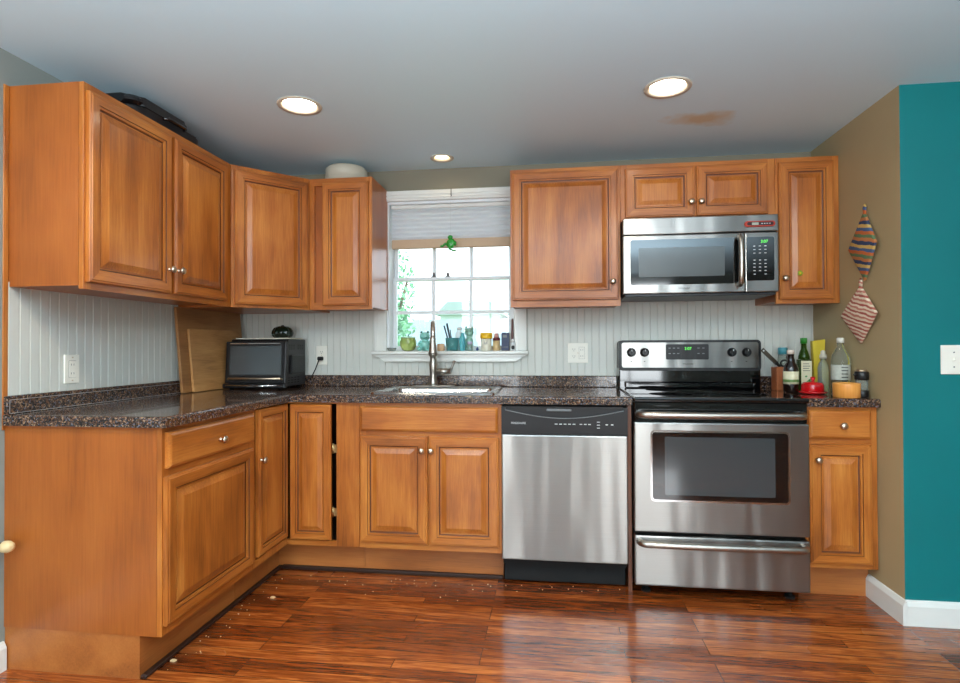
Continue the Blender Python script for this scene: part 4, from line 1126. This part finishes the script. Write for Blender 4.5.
# wooden pot
b = NB(); lathe(b, [(0.050, 0), (0.054, 0.003), (0.055, 0.060), (0.054, 0.066), (0.047, 0.067), (0.045, 0.055), (0.044, 0.010), (0.01, 0.008)], seg=40)
wp = obj('wooden_pot', b, wood('light_pot_wood', srgb(190, 116, 40), srgb(222, 148, 66), srgb(236, 168, 88), rough=0.45), None, loc=(3.298, -0.592, CT1)); tag(wp, 'round light orange wooden pot at the front edge of the counter', 'pot')
gr = thing('pepper_grinder', 'clear grinder with a black top beside the wooden pot', 'grinder', (3.379, -0.560, CT1))
b = NB(); lathe(b, [(0.026, 0), (0.028, 0.003), (0.028, 0.030), (0.026, 0.032)]); obj('base_ring', b, M_black, gr)
b = NB(); lathe(b, [(0.024, 0.0325), (0.024, 0.078)]); obj('jar', b, M_clear_grey, gr)
b = NB(); lathe(b, [(0.026, 0.0785), (0.029, 0.082), (0.029, 0.112), (0.026, 0.117)]); blob(b, (-0.032, -0.005, 0.103), (0.008, 0.006, 0.006), 1); obj('top', b, M_black, gr)
b = NB(); lathe(b, [(0.024, 0.1175), (0.022, 0.124), (0.015, 0.126)]); obj('cap', b, M_knob, gr)

# ------------------------------------------------------------------ things on the window sill
SZ = 1.1325
def sill(x): return (x, -0.02, SZ)
M_tq = plain('turquoise_glaze', srgb(140, 208, 198), 0.25, coat=0.4)
M_tqd = plain('dark_turquoise', srgb(38, 110, 108), 0.3)
b = NB(); lathe(b, [(0.018, 0), (0.024, 0.004), (0.030, 0.020), (0.0285, 0.020), (0.022, 0.007), (0.005, 0.005)], seg=28)
o = obj('glass_dish', b, M_clear_grey, None, loc=(0.995, -0.012, SZ)); tag(o, 'little clear glass dish at the left end of the window sill', 'dish')
ap_ = thing('apple_jar', 'green glass apple-shaped jar on the left of the window sill', 'jar', sill(1.100))
b = NB(); lathe(b, [(0.024, 0), (0.036, 0.006), (0.050, 0.034), (0.050, 0.058), (0.044, 0.074), (0.046, 0.078)], seg=36); obj('body', b, plain('green_glass', srgb(168, 182, 104), 0.1, trans=0.45), ap_)
b = NB(); lathe(b, [(0.046, 0.0785), (0.044, 0.084), (0.020, 0.088)], seg=36); obj('lid', b, plain('pale_green_lid', srgb(170, 205, 175), 0.25, coat=0.3), ap_)
b = NB(); tube(b, [(0, 0, 0.089), (0.004, 0, 0.10), (0.012, 0, 0.106)], 0.003, 8); obj('stem', b, M_tqd, ap_)
fr = thing('frog_figurine', 'turquoise frog figurine sitting beside the green apple jar', 'figurine', (1.205, -0.022, SZ))
b = NB()
blob(b, (0, 0, 0.036), (0.033, 0.028, 0.038), 3); blob(b, (0, -0.004, 0.088), (0.032, 0.027, 0.026), 3); blob(b, (0, -0.002, 0.062), (0.022, 0.02, 0.02), 2)
for s_ in (-1, 1):
    blob(b, (s_ * 0.020, -0.004, 0.112), 0.0095, 2)
    blob(b, (s_ * 0.031, -0.010, 0.014), (0.017, 0.022, 0.014), 2)
    blob(b, (s_ * 0.026, -0.030, 0.006), (0.014, 0.014, 0.006), 2)
    tube(b, [(s_ * 0.022, -0.010, 0.060), (s_ * 0.038, -0.018, 0.042), (s_ * 0.016, -0.034, 0.020), (s_ * 0.012, -0.036, 0.006)], [0.008, 0.007, 0.006, 0.007], 10)
obj('body', b, M_tq, fr)
for s_ in (-1, 1):
    b = NB(); blob(b, (s_ * 0.020, -0.011, 0.114), 0.005, 2); obj('eye', b, M_dark_ink, fr)
b = NB(); tube(b, [(-0.018, -0.0295, 0.082), (0, -0.0325, 0.076), (0.018, -0.0295, 0.082)], 0.0015, 6); obj('mouth', b, M_tqd, fr)
M_peach = plain('peach_candle', srgb(232, 190, 150), 0.5)
b = NB(); lathe(b, [(0.020, 0), (0.023, 0.003), (0.023, 0.042), (0.020, 0.044), (0.018, 0.036), (0.004, 0.036)], seg=24)
o = obj('candle_cup', b, M_peach, None, loc=(1.302, -0.020, SZ)); tag(o, 'small peach candle cup just right of the faucet spout', 'cup')
# glass with brushes
cupt = thing('glass_tumbler', 'turquoise glass tumbler holding brushes on the window sill', 'tumbler', (1.372, -0.022, SZ))
b = NB(); lathe(b, [(0.030, 0), (0.034, 0.003), (0.042, 0.078), (0.040, 0.078), (0.033, 0.008), (0.004, 0.006)], seg=32); obj('cup', b, plain('turquoise_glass', srgb(130, 215, 215), 0.08, trans=0.7), cupt)
for i, (a0, a1, lab, rr) in enumerate([((-0.010, 0.0, 0.012), (-0.050, 0.004, 0.152), 'dark blue brush handle, left one in the turquoise tumbler', 0.0045), ((-0.002, 0.006, 0.012), (-0.034, 0.010, 0.166), 'dark brush handle, tallest in the turquoise tumbler', 0.006), ((0.005, -0.004, 0.012), (-0.012, -0.002, 0.128), 'short brown brush handle, right one in the turquoise tumbler', 0.003)]):
    b = NB(); tube(b, [a0, tuple((p + q) / 2 for p, q in zip(a0, a1)), a1], [rr * 0.8, rr, rr], 10)
    o = obj('brush_handle', b, plain('brush_dark', srgb(40, 52, 62), 0.4), None, loc=(1.372, -0.022, SZ)); tag(o, lab, 'brush', 'brushes in the turquoise tumbler')
b = NB(); lathe(b, [(0.022, 0), (0.025, 0.003), (0.025, 0.105), (0.014, 0.118), (0.014, 0.128)], seg=24)
wbt = thing('lotion_bottle', 'pale white bottle standing behind the turquoise tumbler', 'bottle', (1.405, 0.045, SZ)); obj('body', b, plain('white_plastic', srgb(225, 236, 238), 0.35), wbt)
b = NB(); lathe(b, [(0.016, 0.1285), (0.016, 0.142), (0.012, 0.144)], seg=20); obj('cap', b, M_vinyl, wbt)
b = NB(); lathe(b, [(0.014, 0), (0.017, 0.004), (0.019, 0.075), (0.011, 0.092), (0.011, 0.105), (0.013, 0.107)], seg=24)
o = obj('glass_vase', b, plain('cyan_glass', srgb(110, 200, 210), 0.08, trans=0.5), None, loc=(1.434, -0.020, SZ)); tag(o, 'slim cyan glass vase between the tumbler and the spotted cat figurine', 'vase')
M_spot = plain('spotted_green', srgb(140, 186, 170), 0.4, noise=0.75, nscale=70)
ctf = thing('cat_figurine', 'mottled green cat-like figurine with pointed ears behind a small white jar', 'figurine', (1.470, 0.018, SZ))
b = NB(); blob(b, (0, 0, 0.044), (0.026, 0.024, 0.045), 3); blob(b, (0, -0.004, 0.112), (0.028, 0.024, 0.026), 3); blob(b, (0, 0, 0.085), (0.019, 0.018, 0.02), 2)
for s_ in (-1, 1):
    lathe(b, [(0.010, 0.128), (0.006, 0.140), (0.001, 0.152)], (s_ * 0.019, 0, 0), 10)
    blob(b, (s_ * 0.015, -0.020, 0.010), (0.011, 0.014, 0.010), 2)
obj('body', b, M_spot, ctf)
for s_ in (-1, 1):
    b = NB(); blob(b, (s_ * 0.010, -0.0265, 0.118), 0.0035, 2); obj('eye', b, M_dark_ink, ctf)
jr = thing('small_jar', 'small white glass jar with a lilac lid in front of the cat figurine', 'jar', (1.482, -0.035, SZ))
b = NB(); lathe(b, [(0.014, 0), (0.017, 0.003), (0.017, 0.034), (0.013, 0.040)], seg=22); obj('body', b, M_clear_grey, jr)
b = NB(); lathe(b, [(0.015, 0.0405), (0.015, 0.054), (0.012, 0.056)], seg=22); obj('lid', b, plain('lilac_lid', srgb(200, 190, 214), 0.4), jr)
for i, (x, y, c_, lab) in enumerate([(1.515, -0.020, srgb(205, 215, 222), 'tiny pale trinket left of the yellow-lidded tub'), (1.528, -0.045, srgb(60, 80, 130), 'tiny dark blue trinket left of the yellow-lidded tub')]):
    b = NB(); blob(b, (0, 0, 0.009), (0.009, 0.009, 0.009), 2); blob(b, (0.002, 0, 0.019), (0.005, 0.005, 0.005), 2)
    o = obj('trinket', b, plain('trinket_%d' % i, c_, 0.4), None, loc=(x, y, SZ)); tag(o, lab, 'trinket')
yt = thing('plastic_tub', 'white tub with a bright yellow lid on the window sill', 'tub', (1.578, -0.015, SZ))
b = NB(); lathe(b, [(0.026, 0), (0.030, 0.003), (0.033, 0.072)], seg=28); obj('tub', b, plain('cream_tub', srgb(232, 228, 208), 0.4, noise=0.1, nscale=60), yt)
b = NB(); lathe(b, [(0.036, 0.0725), (0.038, 0.076), (0.037, 0.104), (0.032, 0.108)], seg=28); obj('lid', b, plain('yellow_lid', srgb(240, 190, 40), 0.35), yt)
b = NB()
for k in range(3): box(b, -0.012, -0.0318, 0.040 + k * 0.008, 0.010, -0.0308, 0.043 + k * 0.008)
obj('label_print', b, M_grey, yt)
M_mar = plain('maroon_cap', srgb(96, 28, 40), 0.4)
spj = thing('spice_jar', 'small spice bottle with maroon collar and tan contents on the sill', 'jar', (1.640, -0.020, SZ))
b = NB(); lathe(b, [(0.020, 0), (0.022, 0.003), (0.022, 0.060)], seg=24); obj('body', b, plain('tan_spice', srgb(206, 178, 130), 0.4, noise=0.15, nscale=80), spj)
b = NB(); lathe(b, [(0.0225, 0.0605), (0.0225, 0.074), (0.018, 0.078)], seg=24); obj('collar', b, M_mar, spj)
b = NB(); lathe(b, [(0.016, 0.0785), (0.014, 0.090), (0.012, 0.093), (0.012, 0.103), (0.010, 0.105)], seg=20); obj('cap', b, plain('pink_cap', srgb(206, 150, 140), 0.4), spj)
bx = thing('tea_box', 'dark navy box standing upright near the right end of the sill', 'box', (1.6935, -0.015, SZ))
b = NB(); box(b, -0.023, -0.02, 0, 0.023, 0.02, 0.108, 0.002); obj('carton', b, plain('navy_card', srgb(38, 50, 82), 0.4, noise=0.2, nscale=50), bx)
b = NB(); box(b, -0.014, -0.0208, 0.078, 0.010, -0.0201, 0.094); box(b, -0.016, -0.0208, 0.02, 0.016, -0.0201, 0.024); obj('label_print', b, M_grey, bx)
sf = thing('sitting_figurine', 'small white figurine at the right end of the window sill', 'figurine', (1.738, -0.042, SZ))
b = NB(); lathe(b, [(0.014, 0), (0.016, 0.004), (0.010, 0.030), (0.012, 0.042), (0.006, 0.052)], seg=18); blob(b, (0, 0, 0.060), 0.0105, 2); obj('body', b, M_vinyl, sf)
b = NB(); blob(b, (0.002, -0.010, 0.018), (0.010, 0.008, 0.014), 2); obj('patch', b, M_dark_ink, sf)
b = NB(); tube(b, [(0, 0, 0), (0, 0, 0.10), (0.001, 0, 0.190)], [0.0065, 0.0075, 0.005], 12)
o = obj('wooden_pestle', b, plain('brown_stick', srgb(110, 76, 74), 0.5), None, loc=(1.7335, -0.0165 + 0.0, SZ)); tag(o, 'tall thin brown stick standing at the right end of the window sill', 'stick')

# hanging frog ornament
hm = thing('hanging_ornament', 'green leafy frog ornament hanging on a thread in front of the shade', 'ornament', (1.367, -0.045, 1.775))
M_og = plain('ornament_green', srgb(46, 150, 50), 0.25, noise=0.35, nscale=60)
b = NB()
blob(b, (0.002, 0, 0.002), (0.026, 0.009, 0.030), 3, rot=Matrix.Rotation(math.radians(25), 3, 'Y'))
blob(b, (0.0, -0.002, 0.038), (0.016, 0.009, 0.013), 2)
tube(b, [(-0.012, 0, -0.01), (-0.030, -0.003, 0.000), (-0.048, -0.003, -0.016), (-0.058, 0, -0.012)], [0.009, 0.008, 0.006, 0.007], 10)
tube(b, [(0.016, 0, -0.018), (-0.006, -0.004, -0.032), (0.020, -0.002, -0.042), (0.034, 0, -0.040)], [0.010, 0.008, 0.006, 0.006], 10)
tube(b, [(0.016, 0, 0.020), (0.032, -0.003, 0.006), (0.030, -0.003, -0.014)], [0.007, 0.006, 0.005], 10)
obj('frog_body', b, M_og, hm)
b = NB(); tube(b, [(0.002, 0, 0.048), (0.002, 0.0, 0.18), (0.003, 0.0, 0.285)], 0.0007, 6); obj('thread', b, M_white_ink, hm)
b = NB(); tube(b, [(0.003, 0.002, 0.285), (0.006, 0.006, 0.290), (0.003, 0.012, 0.300), (0.003, 0.0155, 0.335)], 0.0022, 8); obj('hook', b, M_dark_ink, hm)

# ------------------------------------------------------------------ potholders on the right wall
def stripes(name, cols, scale):
    m, nt, p = new_mat(name)
    N = nt.nodes.new; L = nt.links.new
    tc = N('ShaderNodeTexCoord'); mp = N('ShaderNodeMapping'); mp.inputs['Rotation'].default_value = (math.radians(-14), 0, 0)
    L(tc.outputs['Object'], mp.inputs[0])
    n = N('ShaderNodeTexNoise'); n.inputs['Scale'].default_value = 22; L(mp.outputs[0], n.inputs['Vector'])
    sep = N('ShaderNodeSeparateXYZ'); L(mp.outputs[0], sep.inputs[0])
    a = N('ShaderNodeMath'); a.operation = 'MULTIPLY_ADD'; a.inputs[1].default_value = 0.018; L(n.outputs['Fac'], a.inputs[0]); L(sep.outputs['Z'], a.inputs[2])
    s_ = N('ShaderNodeMath'); s_.operation = 'MULTIPLY'; s_.inputs[1].default_value = scale; L(a.outputs[0], s_.inputs[0])
    fr_ = N('ShaderNodeMath'); fr_.operation = 'FRACT'; L(s_.outputs[0], fr_.inputs[0])
    cr = N('ShaderNodeValToRGB'); cr.color_ramp.interpolation = 'CONSTANT'
    e = cr.color_ramp.elements; e[0].position = 0; e[0].color = cols[0]; e[1].position = 1 / len(cols); e[1].color = cols[1]
    for i in range(2, len(cols)): x = e.new(i / len(cols)); x.color = cols[i]
    L(fr_.outputs[0], cr.inputs['Fac']); L(cr.outputs[0], p.inputs['Base Color']); p.inputs['Roughness'].default_value = 0.9
    return m
M_ph1 = stripes('multicolour_knit', [srgb(196, 104, 52), srgb(70, 92, 130), srgb(206, 170, 96), srgb(52, 64, 96), srgb(190, 120, 70), srgb(96, 122, 84)], 11)
M_ph2 = stripes('pink_cream_knit', [srgb(176, 92, 78), srgb(228, 206, 180), srgb(196, 124, 106), srgb(238, 220, 196)], 27)
def potholder(label, mat, loc, hw, hh, fold, thick=0.010):
    t = thing('potholder', label, 'potholder', loc, 0)
    b = NB(); G = 18
    grid = {}
    for sgn in (0, 1):
        for i in range(G + 1):
            for j in range(G + 1):
                u, v = i / G, j / G
                y = (u - v) * hw; z = -(u + v) * hh / 1.0
                bulge = 0.020 * math.sin(PI * u) * math.sin(PI * v) + 0.0035 * math.sin(z * 210) * (math.sin(PI * u) * math.sin(PI * v)) ** 0.3
                wave = fold * abs(u - v)
                x = -(0.006 + bulge + wave + (thick if sgn else 0.0))
                grid[sgn, i, j] = b.verts.new((x, y, z))
    for i in range(G):
        for j in range(G):
            f = b.faces.new([grid[1, i, j], grid[1, i + 1, j], grid[1, i + 1, j + 1], grid[1, i, j + 1]]); f.smooth = True
            f = b.faces.new([grid[0, i, j], grid[0, i, j + 1], grid[0, i + 1, j + 1], grid[0, i + 1, j]]); f.smooth = True
    for k in range(G):
        for (a, c_) in (((k, 0), (k + 1, 0)), ((k, G), (k + 1, G)), ((0, k), (0, k + 1)), ((G, k), (G, k + 1))):
            b.faces.new([grid[0, a[0], a[1]], grid[1, a[0], a[1]], grid[1, c_[0], c_[1]], grid[0, c_[0], c_[1]]])
    obj('knitted_pad', b, mat, t)
    b = NB(); tube(b, [(-0.010, -0.004, -0.012), (-0.010, -0.009, 0.018), (-0.010, 0.0, 0.034), (-0.010, 0.009, 0.018), (-0.010, 0.004, -0.012)], 0.0045, 8); obj('hanging_loop', b, mat, t)
    b = NB(); tube(b, [(0, 0, 0.026), (-0.016, 0, 0.027)], 0.0015, 8); obj('nail', b, M_knob, t)
potholder('upper potholder, multicoloured orange, blue and green knit', M_ph1, (RX - 0.0005, -0.555, 1.772), 0.112, 0.158, 0.012)
potholder('lower potholder, pink and cream striped knit', M_ph2, (RX - 0.0005, -0.515, 1.434), 0.150, 0.134, 0.012)

# ------------------------------------------------------------------ knob on the left wall, crumbs
ds = thing('door_stop', 'cream-tipped stopper on the left wall beside the base cabinet', 'door stop', (0.001, -1.60, 0.462), 0)
b = NB(); lathe(b, [(0.022, 0), (0.022, 0.01), (0.012, 0.02), (0.012, 0.055)], (0, 0, 0), 20, 0, 'x'); obj('stem', b, M_matte_black, ds)
b = NB(); lathe(b, [(0.014, 0.0555), (0.020, 0.060), (0.021, 0.075), (0.016, 0.088), (0.006, 0.093)], (0, 0, 0), 20, 0, 'x'); obj('tip', b, plain('cream_tip', srgb(226, 200, 150), 0.4), ds)
M_crumb = plain('crumb', srgb(226, 190, 140), 0.8)
b = NB()
for k in range(70):
    x = random.uniform(0.60, 2.3); y = -0.60 - abs(random.gauss(0, 0.10))
    if k % 3 == 0: x = 0.58 + abs(random.gauss(0, 0.06)); y = random.uniform(-1.5, -0.6)
    s_ = random.uniform(0.0012, 0.003)
    blob(b, (x, y, s_ * 0.8), (s_ * 1.3, s_, s_ * 0.8), 1)
cr_ = obj('crumbs', b, M_crumb); tag(cr_, 'scattered tiny pale crumbs on the floor along the cabinets', 'crumbs'); cr_['kind'] = 'stuff'
for i, (x, y, lab) in enumerate([(0.684, -0.888, 'larger pale chip lying on the floor near the inner corner'), (0.578, -1.425, 'pale chip lying on the floor by the left toe board')]):
    b = NB(); prism(b, [(-0.011, -0.005), (0.006, -0.007), (0.012, 0.003), (0.002, 0.008), (-0.009, 0.006)], 0, 0.006, bev=0.001)
    o = obj('floor_chip', b, M_crumb, None, loc=(x, y, 0.0002 if i == 0 else 0.0005)); tag(o, lab, 'chip')
